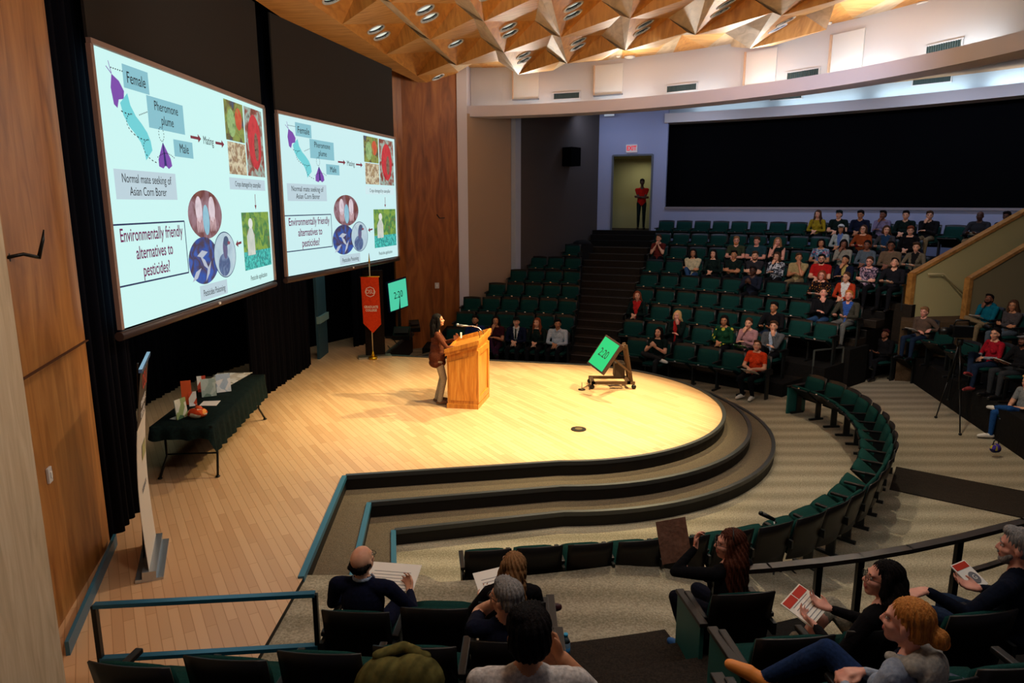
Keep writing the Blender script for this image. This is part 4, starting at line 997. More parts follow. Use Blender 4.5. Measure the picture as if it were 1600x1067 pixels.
# far loudspeaker, exit sign, small hanging sign, projector
q = on_line(884, 245, (0.24, 21.45), (3.02, 25.06)); e = empty('wall_loudspeaker', q, math.radians(52), 'black loudspeaker hung on the dark side wall', 'loudspeaker')
bm = B(); prism(bm, [(-.26, -.4), (.2, -.45), (.26, -.02), (-.24, -.02)], -.3, .28); finish('cabinet', bm, M_BLACK, e)
bm = B(); bar(bm, (0, -.02, 0), (0, .04, 0), .08, .08); finish('bracket', bm, M_BLKMET, e)
q = ring_hit(987, 232, RB - .04); am = math.atan2(q.y - C1.y, q.x - C1.x)
e = empty('exit_sign', q, am + PI / 2 + PI, 'small white box sign with red EXIT letters above the doorway', 'sign'); e.rotation_euler.z = am - PI / 2 
bm = B(); box(bm, (0, 0, 0), (.38, .06, .26), bev=.01); finish('housing', bm, mat('exit_glow', 'c9bcc8', emit=.55), e)
text_mesh('EXIT', .21, mat('exit_red', 'e0142c', emit=.9), 'lettering', e, (0, -.034, 0), rx(PI / 2), sx=.78, bold=.006)
q = ring_hit(952, 175, RB - .5)
e = empty('hanging_sign', q, am - PI / 2, 'small white and dark blue sign hanging under the fascia left of the exit', 'sign')
bm = B(); box(bm, (0, 0, .12), (.34, .04, .08)); box(bm, (0, 0, -.10), (.34, .04, .06)); finish('panel', bm, mat('sign_white', 'ccd6e8', emit=.5), e)
bm = B(); box(bm, (0, .0, .01), (.34, .035, .15)); box(bm, (-.12, 0, .40), (.015, .015, .5)); box(bm, (.12, 0, .40), (.015, .015, .5)); finish('band', bm, mat('sign_navy', '243056', .6), e)
# ceiling small fittings
for px, py, r, lb in ((984, 89, .14, 'small round white ceiling lamp in the flat timber ceiling left of the vents'), (1447, 5, .16, 'round white ceiling lamp in the flat timber ceiling at the right'), (830, 92, .05, 'tiny sprinkler head in the timber ceiling by the panels'), (1296, 36, .05, 'tiny white sprinkler head in the right timber ceiling'), (966, 88, .05, 'tiny sprinkler head beside the round white ceiling lamp')):
    p = atz(px, py, ZF - .02); e = empty('ceiling_fitting', p, 0, lb, 'ceiling lamp' if r > .1 else 'sprinkler')
    bm = B(); cyl(bm, (0, 0, .0), r, .03, 20); finish('disc', bm, mat('fitting_white', 'f0e8dc', .5), e, True)
    bm = B(); cyl(bm, (0, 0, -.02), r * .6, .02, 16); finish('centre', bm, mat('fitting_lit', 'ffe8c8', emit=.9), e, True)
# ---- front left guard rail
RT = [atz(147, 946, 1.28), atz(492, 928, 1.28)]
gr = empty('guard_rail', (RT[0].x, RT[0].y, ZS * 0 + .85), 0, 'blue black steel guard rail with two bars at the lower left', 'rail')
a = RT[0] - Vector((RT[0].x, RT[0].y, .85)); b = RT[1] - Vector((RT[0].x, RT[0].y, .85))
bm = B(); bar(bm, a, b, .05, .03); finish('top_bar', bm, M_BLUEMET, gr)
lw = Vector((0, 0, -.42)); bm = B(); bar(bm, a + lw, b + lw, .05, .03); finish('lower_bar', bm, M_BLUEMET, gr)
for p in (a, b):
    bm = B(); box(bm, (p.x, p.y, p.z / 2 - .2), (.035, .035, p.z + .4)); finish('post', bm, M_BLKMET, gr)
# ---- curved guard rail in front of the near right seats
gp = [(2.05, 4.42, 1.42), (2.66, 4.87 - .24, 1.42), (3.4, 4.93, 1.42), (4.2, 5.38, 1.42), (4.9, 5.86, 1.42)]
gp = [atz(x, y, 1.42) for x, y in ((1120, 893), (1200, 887), (1280, 879), (1345, 871), (1420, 858), (1500, 841), (1600, 816), (1680, 790))]
o0 = gp[0].copy(); gr = empty('guard_rail', (o0.x, o0.y, .55), 0, 'dark curved flat topped guard rail in front of the near right seats', 'rail')
bm = B()
for a, b in zip(gp, gp[1:]): bar(bm, a - Vector((o0.x, o0.y, .55)), b - Vector((o0.x, o0.y, .55)) + (b - a) * .04, .075, .035)
finish('top_bar', bm, mat('rail_brown', '2c241f', .35, spec=.5), gr)
for i in (0, 2, 3, 5, 7):
    p = gp[i] - Vector((o0.x, o0.y, .55)); bm = B(); box(bm, (p.x, p.y, p.z / 2), (.045, .045, p.z)); finish('post', bm, M_BLKMET, gr)
gp2 = [atz(x, y, .9) for x, y in ((1490, 900), (1545, 884), (1600, 866), (1660, 846))]
o1 = gp2[0].copy(); gr = empty('kerb_rail', (o1.x, o1.y, .55), 0, 'low dark curved rail at the floor edge behind the guard rail', 'rail')
bm = B()
for a, b in zip(gp2, gp2[1:]): bar(bm, a - Vector((o1.x, o1.y, .55)), b - Vector((o1.x, o1.y, .55)) + (b - a) * .04, .05, .03)
finish('top_bar', bm, mat('rail_brown', '2c241f', .35, spec=.5), gr)
for p in (gp2[0], gp2[2]):
    q = p - Vector((o1.x, o1.y, .55)); bm = B(); box(bm, (q.x, q.y, q.z / 2), (.04, .04, q.z)); finish('post', bm, M_BLKMET, gr)
# ---- small rail box between the far bank and the side aisle
p = [Vector((6.55, 14.75, 0)), Vector((7.35, 15.1, 0))]
e = empty('aisle_rail', (p[0].x, p[0].y, 0), 0, 'small square grey rail frame at the foot of the far side aisle', 'rail'); v = p[1] - p[0]
for zz, nm in ((.92, 'top_bar'), (.36, 'lower_bar')):
    bm = B(); bar(bm, (0, 0, zz), (v.x, v.y, zz), .03, .03); finish(nm, bm, mat('rail_grey', '5f625e', .4, .5), e)
for q in (Vector((0, 0, 0)), v):
    bm = B(); box(bm, (q.x, q.y, .46), (.03, .03, .92)); finish('post', bm, mat('rail_grey', '5f625e', .4, .5), e)
# ---- parapet in front of the middle bank
a, b = Vector((9.45, 15.5, .3)), Vector((8.72, 11.9, .3))
e = empty('parapet_rail', a, 0, 'long dark parapet rail in front of the brown sweater and red vest seats', 'rail'); v = b - a
bm = B(); bar(bm, (0, 0, .72), (v.x, v.y, .72), .07, .04); finish('top_bar', bm, mat('rail_brown', '2c241f', .35, spec=.5), e)
for t in (0, .5, 1):
    bm = B(); box(bm, (v.x * t, v.y * t, .36), (.04, .04, .72)); finish('post', bm, M_BLKMET, e)
# ---- camera on tripod at the right
hd = aty(1499, 528, 12.6)
foot = [atz(1500, 680, 0), atz(1462, 653, 0), Vector((8.45, 13.0, .3))]
apex = Vector(((foot[0].x + foot[1].x + foot[2].x) / 3 + .05, (foot[0].y + foot[1].y + foot[2].y) / 3, 1.52))
tp = empty('tripod', (apex.x, apex.y, 0), 0, 'tall black camera tripod on the carpet at the right', 'tripod')
for f_ in foot:
    q = f_ - Vector((apex.x, apex.y, 0)); bm = B(); up = Vector((0, 0, 1.50)); m1 = up.lerp(q, .5)
    s = Vector((0, 0, 0)); tube(bm, [up + (q * .05), m1], .018, 8); tube(bm, [m1, q], .012, 8); finish('leg', bm, M_BLKMET, tp, True)
    bm = B(); ball(bm, q + Vector((0, 0, .02)), (.03, .03, .025)); finish('foot', bm, M_BLKMET, tp, True)
bm = B(); cyl(bm, (0, 0, 1.55), .05, .12, 16); finish('head', bm, M_BLKMET, tp)
bm = B(); tube(bm, [(0, 0, 1.56), (.25, .0, 1.46)], .009, 6); finish('pan_handle', bm, M_BLKMET, tp, True)
vc = empty('video_camera', (apex.x, apex.y, 1.61), math.radians(172), 'black video camera mounted on the tripod', 'camera')
bm = B(); box(bm, (0, 0, .1), (.26, .13, .16), bev=.015); finish('body', bm, M_BLKMET, vc)
bm = B(); cyl(bm, (.2, 0, .1), .05, .14, 18, ry(PI / 2)); finish('lens', bm, M_BLKMET, vc, True)
bm = B(); box(bm, (-.05, -.16, .14), (.14, .16, .012), rx(.2)); finish('flip_screen', bm, M_BLKMET, vc)
bm = B(); tube(bm, [(-.1, 0, .18), (-.08, 0, .25), (.08, 0, .25), (.1, 0, .18)], .012, 6); finish('handle', bm, M_BLKMET, vc, True); vc.scale = (1.35, 1.35, 1.35)
# ---- microphone stand beside the curved seats
mb = atz(1235, 905, 0)
top_ = aty(1186, 799, mb.y)
ms = empty('microphone_stand', (mb.x, mb.y, 0), 0, 'black microphone stand with clip between curved seats and guard rail', 'microphone stand')
x1 = aty(1210, 812, mb.y) - Vector((mb.x, mb.y, 0))
bm = B(); tube(bm, [(x1.x * .75, 0, .25), (x1.x, 0, x1.z)], .011, 8); finish('pole', bm, M_CHROME, ms, True)
bm = B(); tube(bm, [(x1.x, 0, x1.z), (x1.x - .14, 0, x1.z + .07)], [.02, .026], 10); ball(bm, (x1.x - .15, 0, x1.z + .075), (.028, .025, .025)); finish('microphone', bm, M_BLKMET, ms, True)
for t in (0, 2.1, 4.2):
    bm = B(); tube(bm, [(x1.x * .75, 0, .27), (x1.x * .75 + .28 * math.cos(t), .28 * math.sin(t), .02)], .01, 6); finish('leg', bm, M_BLKMET, ms, True)
bm = B(); tube(bm, [(x1.x, 0, x1.z), (x1.x + .1, .02, x1.z * .8), (x1.x + .06, 0, .4), (x1.x + .12, 0, .03)], .006, 6); finish('cord', bm, M_BLKMET, ms, True)

# dark covered trolley at the top of the left seat block
q = onC1(17.25, 73.15, 2.23); e = empty('covered_trolley', q, .3, 'dark draped trolley at the top of the far left seats beside the stairs', 'trolley')
bm = B(); prism(bm, [(-.3, -.24), (.3, -.24), (.3, .24), (-.3, .24)], 0, .5); ball(bm, (0, 0, .5), (.32, .26, .14), 0, 14); finish('cover', bm, mat('cover_black', '0c0c10', .9), e)
# ================================================================ SEATS
def rbox(bm, w_, d_, h_, M, mi=0, puff=.25, nx=6, nz=5):
    """cushion: box whose big faces swell a little, edges rounded"""
    vs_ = {}
    def v(i, j, s):
        k = (i, j, s)
        if k not in vs_:
            x = -1 + 2 * i / nx; z = -1 + 2 * j / nz
            e = (1 - abs(x) ** 4) * (1 - abs(z) ** 4)
            cx_ = x * (1 - .06 * abs(z) ** 6); cz = z * (1 - .06 * abs(x) ** 6)
            y = s * (.45 + .55 * e) ; vs_[k] = bm.verts.new(M @ Vector((cx_ * w_ / 2, y * d_ / 2 * (1 + puff * e * .6), cz * h_ / 2)))
        return vs_[k]
    for s in (-1, 1):
        for i in range(nx):
            for j in range(nz):
                q = [v(i, j, s), v(i + 1, j, s), v(i + 1, j + 1, s), v(i, j + 1, s)]
                f = bm.faces.new(q if s < 0 else q[::-1]); f.material_index = mi; f.smooth = True
    rim = [(i, 0) for i in range(nx)] + [(nx, j) for j in range(nz)] + [(i, nz) for i in range(nx, 0, -1)] + [(0, j) for j in range(nz, 0, -1)]
    for a, b in zip(rim, rim[1:] + rim[:1]):
        f = bm.faces.new([v(*a, 1), v(*a, -1), v(*b, -1), v(*b, 1)]); f.material_index = mi; f.smooth = True
    return bm
def seat_proto(tip):
    """theatre seat: origin on the floor below the backrest top, facing +y"""
    e = empty('theatre_seat', (0, 0, 0), 0)
    lean = rx(math.radians(12)).to_4x4()
    Mb = Matrix.Translation((0, .055, .60)) @ lean
    bm = B(); rbox(bm, .49, .07, .50, Mb); finish('backrest', bm, M_SEATG, e)
    bm = B(); n = 8
    # plastic rear shell, slightly curved with a rolled top
    g = []
    for j in range(5):
        z = -.29 + .585 * j / 4
        g.append([bm.verts.new(Mb @ Vector((-.255 + .51 * i / n, -.035 - .035 * (1 - (2 * i / n - 1) ** 2), z + (.02 * (1 - (2 * i / n - 1) ** 2) if j == 4 else 0)))) for i in range(n + 1)])
    for A, Q in zip(g, g[1:]):
        for i in range(n): bm.faces.new((A[i], A[i + 1], Q[i + 1], Q[i]))
    solid(bm, -.014)
    finish('back_shell', bm, M_SEATB, e, True)
    Mt = Matrix.Translation((0, .10, .41)) @ rx(math.radians(tip)).to_4x4()
    Mc = Mt @ Matrix.Translation((0, .22, .0)) @ rx(math.radians(-90)).to_4x4()
    bm = B(); rbox(bm, .48, .085, .44, Mc); finish('cushion', bm, M_SEATG, e)
    bm = B(); box(bm, Mt @ Vector((0, .22, -.045)), (.46, .42, .03), rx(math.radians(tip)), bev=.01); finish('cushion_shell', bm, M_SEATB, e)
    bm = B(); box(bm, Mt @ Vector((0, .446, -.03)), (.045, .006, .022), rx(math.radians(tip))); finish('number_plate', bm, M_CHROME, e)
    arm(e, .275)
    return e
def arm(e, x):
    bm = B(); box(bm, (x, .16, .31), (.035, .12, .62)); box(bm, (x, .2, .02), (.05, .34, .04)); box(bm, (x, .1, .56), (.03, .3, .1)); o = finish('standard', bm, M_SEATM, e)
    bm = B(); box(bm, (x, .22, .635), (.055, .40, .035), bev=.01); finish('armrest', bm, M_SEATB, o)
def endpanel(e, x, mcap=None):
    s = 1 if x > 0 else -1
    bm = B(); box(bm, (x + s * .035, .20, .31), (.035, .52, .62), bev=.006); o = finish('end_panel', bm, M_SEATE, e)
    bm = B(); box(bm, (x + s * .03, .20, .635), (.07, .56, .03), rx(-.05), bev=.006); finish('cap', bm, mat('cap_brown', '1d1613', .45, spec=.3), o)
PROTO = {}
def seat(kind, loc, yaw, label, group, left_end=False, right_end=False, panel=False):
    if kind not in PROTO:
        PROTO[kind] = seat_proto({'up': 26, 'half': 38, 'down': 3}[kind]); o = PROTO[kind]
    else:
        src = PROTO[kind]; o = src.copy(); COL.objects.link(o)
        for ch in src.children:
            if ch.name.startswith(('end_panel',)) or ch.get('extra'): continue
            c = ch.copy(); COL.objects.link(c); c.parent = o
            for g in ch.children:
                d = g.copy(); COL.objects.link(d); d.parent = c
    o.location = loc; o.rotation_euler = (0, 0, yaw); tag(o, label, 'seat', group)
    if left_end:
        bm = B(); box(bm, (-.275, .16, .31), (.035, .12, .62)); box(bm, (-.275, .1, .56), (.03, .3, .1)); q = finish('standard', bm, M_SEATM, o); q['extra'] = 1
        bm = B(); box(bm, (-.275, .22, .635), (.055, .40, .035), bev=.01); finish('armrest', bm, M_SEATB, q)
    if panel: 
        endpanel(o, panel)
        for c in o.children:
            if c.name.startswith('end_panel'): c['extra'] = 1
    return o
ORD = ['first', 'second', 'third', 'fourth', 'fifth', 'sixth', 'seventh', 'eighth', 'ninth', 'tenth', 'eleventh', 'twelfth', 'thirteenth', 'fourteenth', 'fifteenth', 'sixteenth', 'seventeenth', 'eighteenth', 'nineteenth', 'twentieth', 'twenty first', 'twenty second', 'twenty third', 'twenty fourth', 'twenty fifth', 'twenty sixth']
SEATPOS = {}
SP = .585
def yaw_to(p, c): return math.atan2(c[1] - p[1], c[0] - p[0]) - PI / 2
OCC = {}   # (bank,row,index) seats with somebody on them
# far bank right of the aisle: index 0 at the aisle
def far_right(k):
    R = Rk(k) ; st = math.degrees(SP / R); a = AR[k] - .5 - st / 2; out = []
    while a > AE[k] - .3: out.append(a); a -= st
    return out
def far_left(k):
    R = Rk(k); cnt = {1: 6, 2: 6, 3: 6, 4: 5, 5: 4, 6: 3, 7: 1}.get(k, 0)
    st = math.degrees(.545 / R); return [AL[k] + .5 + st * (i + .5) for i in range(cnt)]
# ================================================================ PEOPLE
def ik(a, t, l1, l2, hint):
    """middle joint between a and target t"""
    a, t, hint = Vector(a), Vector(t), Vector(hint); d = t - a; L = d.length
    if L > (l1 + l2) * .999: t = a + d * ((l1 + l2) * .999 / L); d = t - a; L = d.length
    x = (l1 * l1 - l2 * l2 + L * L) / (2 * L); h = math.sqrt(max(0, l1 * l1 - x * x)); n = d / L
    v = hint - n * hint.dot(n); v.normalize(); return a + n * x + v * h, t
def shape_mesh(prims, vox, smooth=4, fac=.5):
    """one continuous surface grown round tapered limbs and rounded masses"""
    bm = B()
    for p in prims:
        if p[0] == 'c':
            _, a, b, r0, r1 = p[:5]; a, b = Vector(a), Vector(b); d = b - a; L = max(d.length, 1e-4); q = d.to_track_quat('Z', 'Y').to_matrix()
            seg = 12; prof = [(-r0 * .98, .2 * r0), (-r0 * .7, r0 * .71), (0, r0), (L * .5, (r0 + r1) / 2), (L, r1), (L + r1 * .7, r1 * .71), (L + r1 * .98, .2 * r1)]
            rings = [[bm.verts.new(a + q @ Vector((rr * math.cos(2 * PI * k / seg), rr * math.sin(2 * PI * k / seg), z))) for k in range(seg)] for z, rr in prof]
            for A, Q in zip(rings, rings[1:]):
                for k in range(seg): bm.faces.new((A[k], A[(k + 1) % seg], Q[(k + 1) % seg], Q[k]))
            bm.faces.new(rings[0][::-1]); bm.faces.new(rings[-1])
        else:
            _, c, r = p[:3]; R = p[3] if len(p) > 3 and p[3] is not None else Matrix.Identity(3)
            M = Matrix.Translation(c) @ R.to_4x4() @ Matrix.Diagonal((r[0], r[1], r[2], 1))
            bmesh.ops.create_uvsphere(bm, u_segments=16, v_segments=10, radius=1, matrix=M)
    me = bpy.data.meshes.new('tmp'); bm.to_mesh(me); bm.free()
    o = bpy.data.objects.new('tmp', me); COL.objects.link(o)
    m = o.modifiers.new('r', 'REMESH'); m.mode = 'VOXEL'; m.voxel_size = vox; m.use_smooth_shade = True
    s = o.modifiers.new('s', 'SMOOTH'); s.factor = fac; s.iterations = smooth
    dg = bpy.context.evaluated_depsgraph_get(); out = bpy.data.meshes.new_from_object(o.evaluated_get(dg))
    bpy.data.objects.remove(o); bpy.data.meshes.remove(me); return out
def face_centres(me):
    n = len(me.polygons); c = np.empty(n * 3); me.polygons.foreach_get('center', c); nr = np.empty(n * 3); me.polygons.foreach_get('normal', nr)
    return c.reshape(-1, 3), nr.reshape(-1, 3)
def nearest(C, prims):
    D = np.empty((len(prims), len(C)))
    for i, p in enumerate(prims):
        if p[0] == 'c':
            a, b = np.array(p[1]), np.array(p[2]); d = b - a; L2 = max(d @ d, 1e-9); t = np.clip(((C - a) @ d) / L2, 0, 1)
            D[i] = np.linalg.norm(C - a - t[:, None] * d, axis=1) - (p[3] + (p[4] - p[3]) * t)
        else:
            R = np.array(p[3]) if len(p) > 3 and p[3] is not None else np.eye(3); q = ((C - np.array(p[1])) @ R) / np.array(p[2]); D[i] = (np.linalg.norm(q, axis=1) - 1) * min(p[2])
    return D.argmin(0)
SKINS = {'light': ('d9a588', 'c98f74'), 'pink': ('dda08a', 'cc8a78'), 'tan': ('b87f5c', 'a46c4b'), 'brown': ('80503a', '6e4230'), 'dark': ('4f3024', '43281e')}
HAIRC = {'black': ('0f0c0c', '191414'), 'brown': ('3a2416', '4a2f1c'), 'auburn': ('6a3018', '7c3c20'), 'blonde': ('b08a58', 'c9a470'), 'grey': ('6a6664', '8a8684'), 'light': ('7a5636', '8f6844'), 'chestnut': ('3e1e12', '55291a'), 'ginger': ('a0622c', 'c07e3c')}
def hair_mat(c):
    nm = 'hair_' + c
    if nm in _M: return _M[nm]
    m = mat(nm, HAIRC[c][0], .65, spec=.06 if c == 'black' else .15); mp = mapping(m, (60, 60, 6)); f = noise(m, mp.outputs[0], 2, 4, .3)
    t, n, l, b = tree(m); l.new(ramp(m, f, ((.35, HAIRC[c][0]), (.65, HAIRC[c][1]))), b.inputs['Base Color']); bump(m, f, .7, .012); return m
def skin_mat(c):
    nm = 'skin_' + c
    if nm in _M: return _M[nm]
    m = mat(nm, SKINS[c][0], .5, spec=.35); mp = mapping(m); f = noise(m, mp.outputs[0], 14, 3)
    t, n, l, b = tree(m); l.new(ramp(m, f, ((.35, SKINS[c][1]), (.65, SKINS[c][0]))), b.inputs['Base Color'])
    b.inputs['Subsurface Weight'].default_value = .0; return m
def hand_prims(W, d, n, curl=.5, spread=.10, s=1.0, side=1, thumb_in=.5):
    """five fingered hand: W wrist, d finger direction, n palm normal (towards what it holds)"""
    d = Vector(d).normalized(); n = Vector(n); n = (n - d * n.dot(d)).normalized(); x = d.cross(n) * side
    P = []; W = Vector(W)
    base = [(-.032, .082), (-.011, .090), (.011, .087), (.031, .078)]; ln = [.040, .045, .042, .034]
    for k, (bx, by) in enumerate(base):
        kn = W + (x * bx + d * by) * s
        P.append(('c', W + (x * bx * .55 + d * .012) * s, kn, .017 * s, .0125 * s, 'hand'))
        a = kn; ang = .0
        for seg in range(3):
            ang += curl * (.75, .9, .6)[seg]
            dv = (d * math.cos(ang) + n * math.sin(ang) + x * (k - 1.5) * spread * (1 if seg == 0 else .6)).normalized()
            L = ln[k] * s * (1, .62, .5)[seg]; b = a + dv * L
            P.append(('c', a, b, (.0098, .009, .0082)[seg] * s, (.009, .0082, .007)[seg] * s, 'hand')); a = b
    t0 = W + (x * -.026 + d * .022 + n * .006) * s; t1 = t0 + (x * -.026 + d * .028 + n * .014) * s; t2 = t1 + (x * (-.006 + .01 * thumb_in) + d * .028 + n * (.006 + .012 * thumb_in)) * s
    P += [('c', W + x * -.012 * s, t0, .017 * s, .015 * s, 'hand'), ('c', t0, t1, .0145 * s, .0115 * s, 'hand'), ('c', t1, t2, .011 * s, .0085 * s, 'hand')]
    return P
NP = 0
TIME = 0
def person(spec):
    """spec keys: at, yaw, label, sex, skin, hair, haircol, top, sleeve, pants, shoes, pose, legs, head (yaw,pitch), vox ..."""
    g = spec.get; fem = g('sex', 'm') == 'f'; S = g('scale', 1.0); vox = g('vox', .0135)
    sit = g('stand') is None; P = []; K = {}
    sw = g('shoulder', .165 if fem else .19)
    if sit:
        hipz, hipy = .50, .16; sy = g('lean', .0); shz = .90; shy = .13 + sy; heady = .16 + sy; headz = 1.085 - g('slump', 0)
    else:
        hipz, hipy = .93, 0; sy = g('lean', 0); shz = 1.40 * (.97 if fem else 1); shy = -.01 + sy; heady = .02 + sy; headz = 1.61 if fem else 1.65
    T = Vector
    hip = [T((-.09, hipy, hipz)), T((.09, hipy, hipz))]; sh = [T((-sw, shy, shz)), T((sw, shy, shz))]
    neck = T((0, shy + .01, shz + .03)); hc = T((g('headx', 0), heady, headz))
    b = g('bulk', 1.0)
    wz = (hipz + shz) / 2
    P += [('e', (0, hipy - .01, hipz + .02), (.165 * b, .125 * b, .115), None, 'torso' if g('untucked', True) else 'leg'),
          ('e', (0, (hipy * .6 + shy * .4), hipz + .15), (.145 * b if fem else .155 * b, .108 * b, .16), None, 'torso'),
          ('e', (0, shy - .005, shz - .12), ((.145 if fem else .17) * b, .112 * b, .17), None, 'torso'),
          ('c', sh[0] + T((.03, 0, 0)), sh[1] - T((.03, 0, 0)), .062 * b, .062 * b, 'torso'),
          ('c', T((-.05, shy, shz + .035)), T((.05, shy, shz + .035)), .052, .052, 'torso'),
          ('c', neck - T((0, 0, .02)), hc + T((0, -.03, -.05)), .055 if not fem else .045, .05 if not fem else .042, 'neck')]
    if not sit: P += [('c', (0, 0, hipz + .02), (0, shy, shz - .2), .125, .13, 'torso'), ('e', (0, 0, hipz + .06), (.165 * b, .12, .12), None, 'torso')]
    if fem: P += [('e', (s * .068, shy + .085, shz - .14), (.062, .05, .06), None, 'torso') for s in (-1, 1)]
    # legs
    lm = g('legs', 'flat')
    if sit:
        ank = [T((-.12, .62, .09)), T((.12, .60, .09))]; hint = [T((-.05, .6, 1)), T((.05, .6, 1))]; toe = [T((-.03, .19, -.045)), T((.03, .19, -.045))]
        if lm == 'cross':     # right over left
            ank[1] = T((-.10, .70, .36)); hint[1] = T((.3, .3, 1)); toe[1] = T((-.10, .17, .02))
        if lm == 'crossR':
            ank[0] = T((.10, .70, .36)); hint[0] = T((-.3, .3, 1)); toe[0] = T((.10, .17, .02))
        if lm == 'figure4':   # ankle on the knee
            ank[1] = T((-.20, .50, .57)); hint[1] = T((1, .5, .35)); toe[1] = T((-.17, .04, -.05))
        if lm == 'figure4R':
            ank[0] = T((.20, .50, .57)); hint[0] = T((-1, .5, .35)); toe[0] = T((.17, .04, -.05))
        if lm == 'stretch':
            ank[0] = T((-.12, .82, .10)); ank[1] = T((.12, .80, .1))
        if lm == 'tuck':
            ank[0] = T((-.10, .42, .09)); ank[1] = T((.10, .44, .09))
        lt, lc = .43, .40
    else:
        ank = [T((-.10, hipy - .02, .085)), T((.10, hipy + .03, .085))]; hint = [T((0, 1, 0))] * 2; toe = [T((-.03, .17, -.04)), T((.03, .17, -.04))]; lt, lc = .44, .43
        if g('stance'): ank = [T(q) for q in g('stance')]
    if g('ank'): ank = [T(q) for q in g('ank')]
    if g('khint'): hint = [T(q) for q in g('khint')]
    kn = []; FEET = []
    for i in (0, 1):
        k, a = ik(hip[i], ank[i], lt, lc, hint[i]); kn.append(k); ank[i] = a
        w1 = g('legw', 1.0)
        P += [('c', hip[i], k, .086 * w1, .060 * w1, 'leg'), ('c', k, k.lerp(a, .35), .058 * w1, .056 * w1, 'leg' if g('pantlen', 1) > .3 else 'calf'),
              ('c', k.lerp(a, .35), a, .054 * w1, .040 * (1.25 if g('flare') else 1), 'leg' if g('pantlen', 1) > .9 else 'calf')]
        h = a + T((0, -.035, -.04)); t = a + toe[i]
        ax_ = (t - h).normalized(); dn_ = ax_.cross(T((1, 0, 0))); dn_ = dn_ if dn_.dot(a - (h + t) / 2) < 0 else -dn_; FEET.append((np.array((h + t) / 2), np.array(dn_)))
        P += [('c', h + T((0, 0, .0)), a.lerp(t, .5) + T((0, 0, -.012)), .040, .042, 'shoe'), ('c', a.lerp(t, .45) + T((0, 0, -.012)), t, .044, .032, 'shoe')]
    if g('skirt'):
        P += [('c', (hip[0] + hip[1]) / 2, (kn[0] + kn[1]) / 2, .15, .14, 'leg')]
    # arms
    pose = g('pose', 'lap'); ua, fa = .285, .25; cz = shz - .2; fy = shy + .22
    tg = {'lap': [((-.05, hipy + .24, hipz + .14), (.5, .6, -.3), (.1, -.3, -1), .6), ((.05, hipy + .22, hipz + .15), (-.5, .6, -.3), (-.1, -.3, -1), .6)],
          'crossed': [((.10, shy + .19, cz - .02), (1, -.1, .15), (0, -1, 0), .5), ((-.09, shy + .21, cz - .04), (-1, -.15, .1), (0, -1, 0), .5)],
          'chin': [((.0, hipy + .22, hipz + .22), (1, .3, 0), (0, 0, -1), .4), ((.055, heady + .10, headz - .18), (-.35, .0, 1), (-.1, -1, .1), .9)],
          'chinL': [((-.055, heady + .10, headz - .18), (.35, .0, 1), (.1, -1, .1), .9), ((.0, hipy + .22, hipz + .22), (-1, .3, 0), (0, 0, -1), .4)],
          'clasp': [((-.04, heady + .13, headz - .2), (.3, .1, 1), (1, -.3, 0), .6), ((.04, heady + .13, headz - .2), (-.3, .1, 1), (-1, -.3, 0), .6)],
          'phone': [((-.05, shy + .30, shz - .10), (.4, .5, .6), (.4, -.3, .6), .8), ((.06, shy + .30, shz - .09), (-.4, .5, .6), (-.4, -.3, .6), .8)],
          'read': [((-.12, hipy + .33, hipz + .17), (.4, .8, .1), (.3, .1, .9), .5), ((.12, hipy + .33, hipz + .17), (-.4, .8, .1), (-.3, .1, .9), .5)],
          'arms_rest': [((-.24, hipy + .22, .66), (0, 1, -.1), (0, 0, -1), .4), ((.24, hipy + .22, .66), (0, 1, -.1), (0, 0, -1), .4)],
          'stand_cross': [((.11, shy + .19, cz - .06), (1, -.1, .15), (0, -1, 0), .5), ((-.10, shy + .21, cz - .08), (-1, -.15, .1), (0, -1, 0), .5)],
          }.get(pose if isinstance(pose, str) else None) or pose
    for i in (0, 1):
        W, d, n, cu = tg[i]; W = T(W); s = (-1, 1)[i]
        eh = T(g('ehint')[i]) if g('ehint') else T((s * .8, -.35, -.8))
        el, W = ik(sh[i], W, ua, fa, eh)
        sl = g('sleeve', 'long')
        r = g('armw', 1.0) * (0.9 if fem else 1)
        if sl == 'none': P += [('c', sh[i], el, .050 * r, .040 * r, 'arm')]
        else:
            P += [('c', sh[i], sh[i].lerp(el, .6), .060 * r, .052 * r, 'torso'), ('c', sh[i].lerp(el, .6), el, .050 * r, .044 * r, 'torso' if sl == 'long' else 'arm')]
        P += [('c', el, el.lerp(W, .5), .044 * r, .040 * r, 'sleeve' if sl == 'long' else 'arm'), ('c', el.lerp(W, .5), el.lerp(W, .9), .039 * r, .033 * r, 'sleeve' if sl == 'long' else 'arm'),
              ('c', el.lerp(W, .9), W, .026 * r, .024 * r, 'hand')]
        P += hand_prims(W, d, n, cu, g('spread', .10), .92 if fem else 1.0, (1, -1)[i] )
    # head
    hy, hp = g('head', (0, 0)); hr = g('tilt', 0); HR = rz(hy) @ rx(-hp) @ ry(hr)
    def H(v): return hc + HR @ Vector(v)
    hs = .96 if fem else 1.0
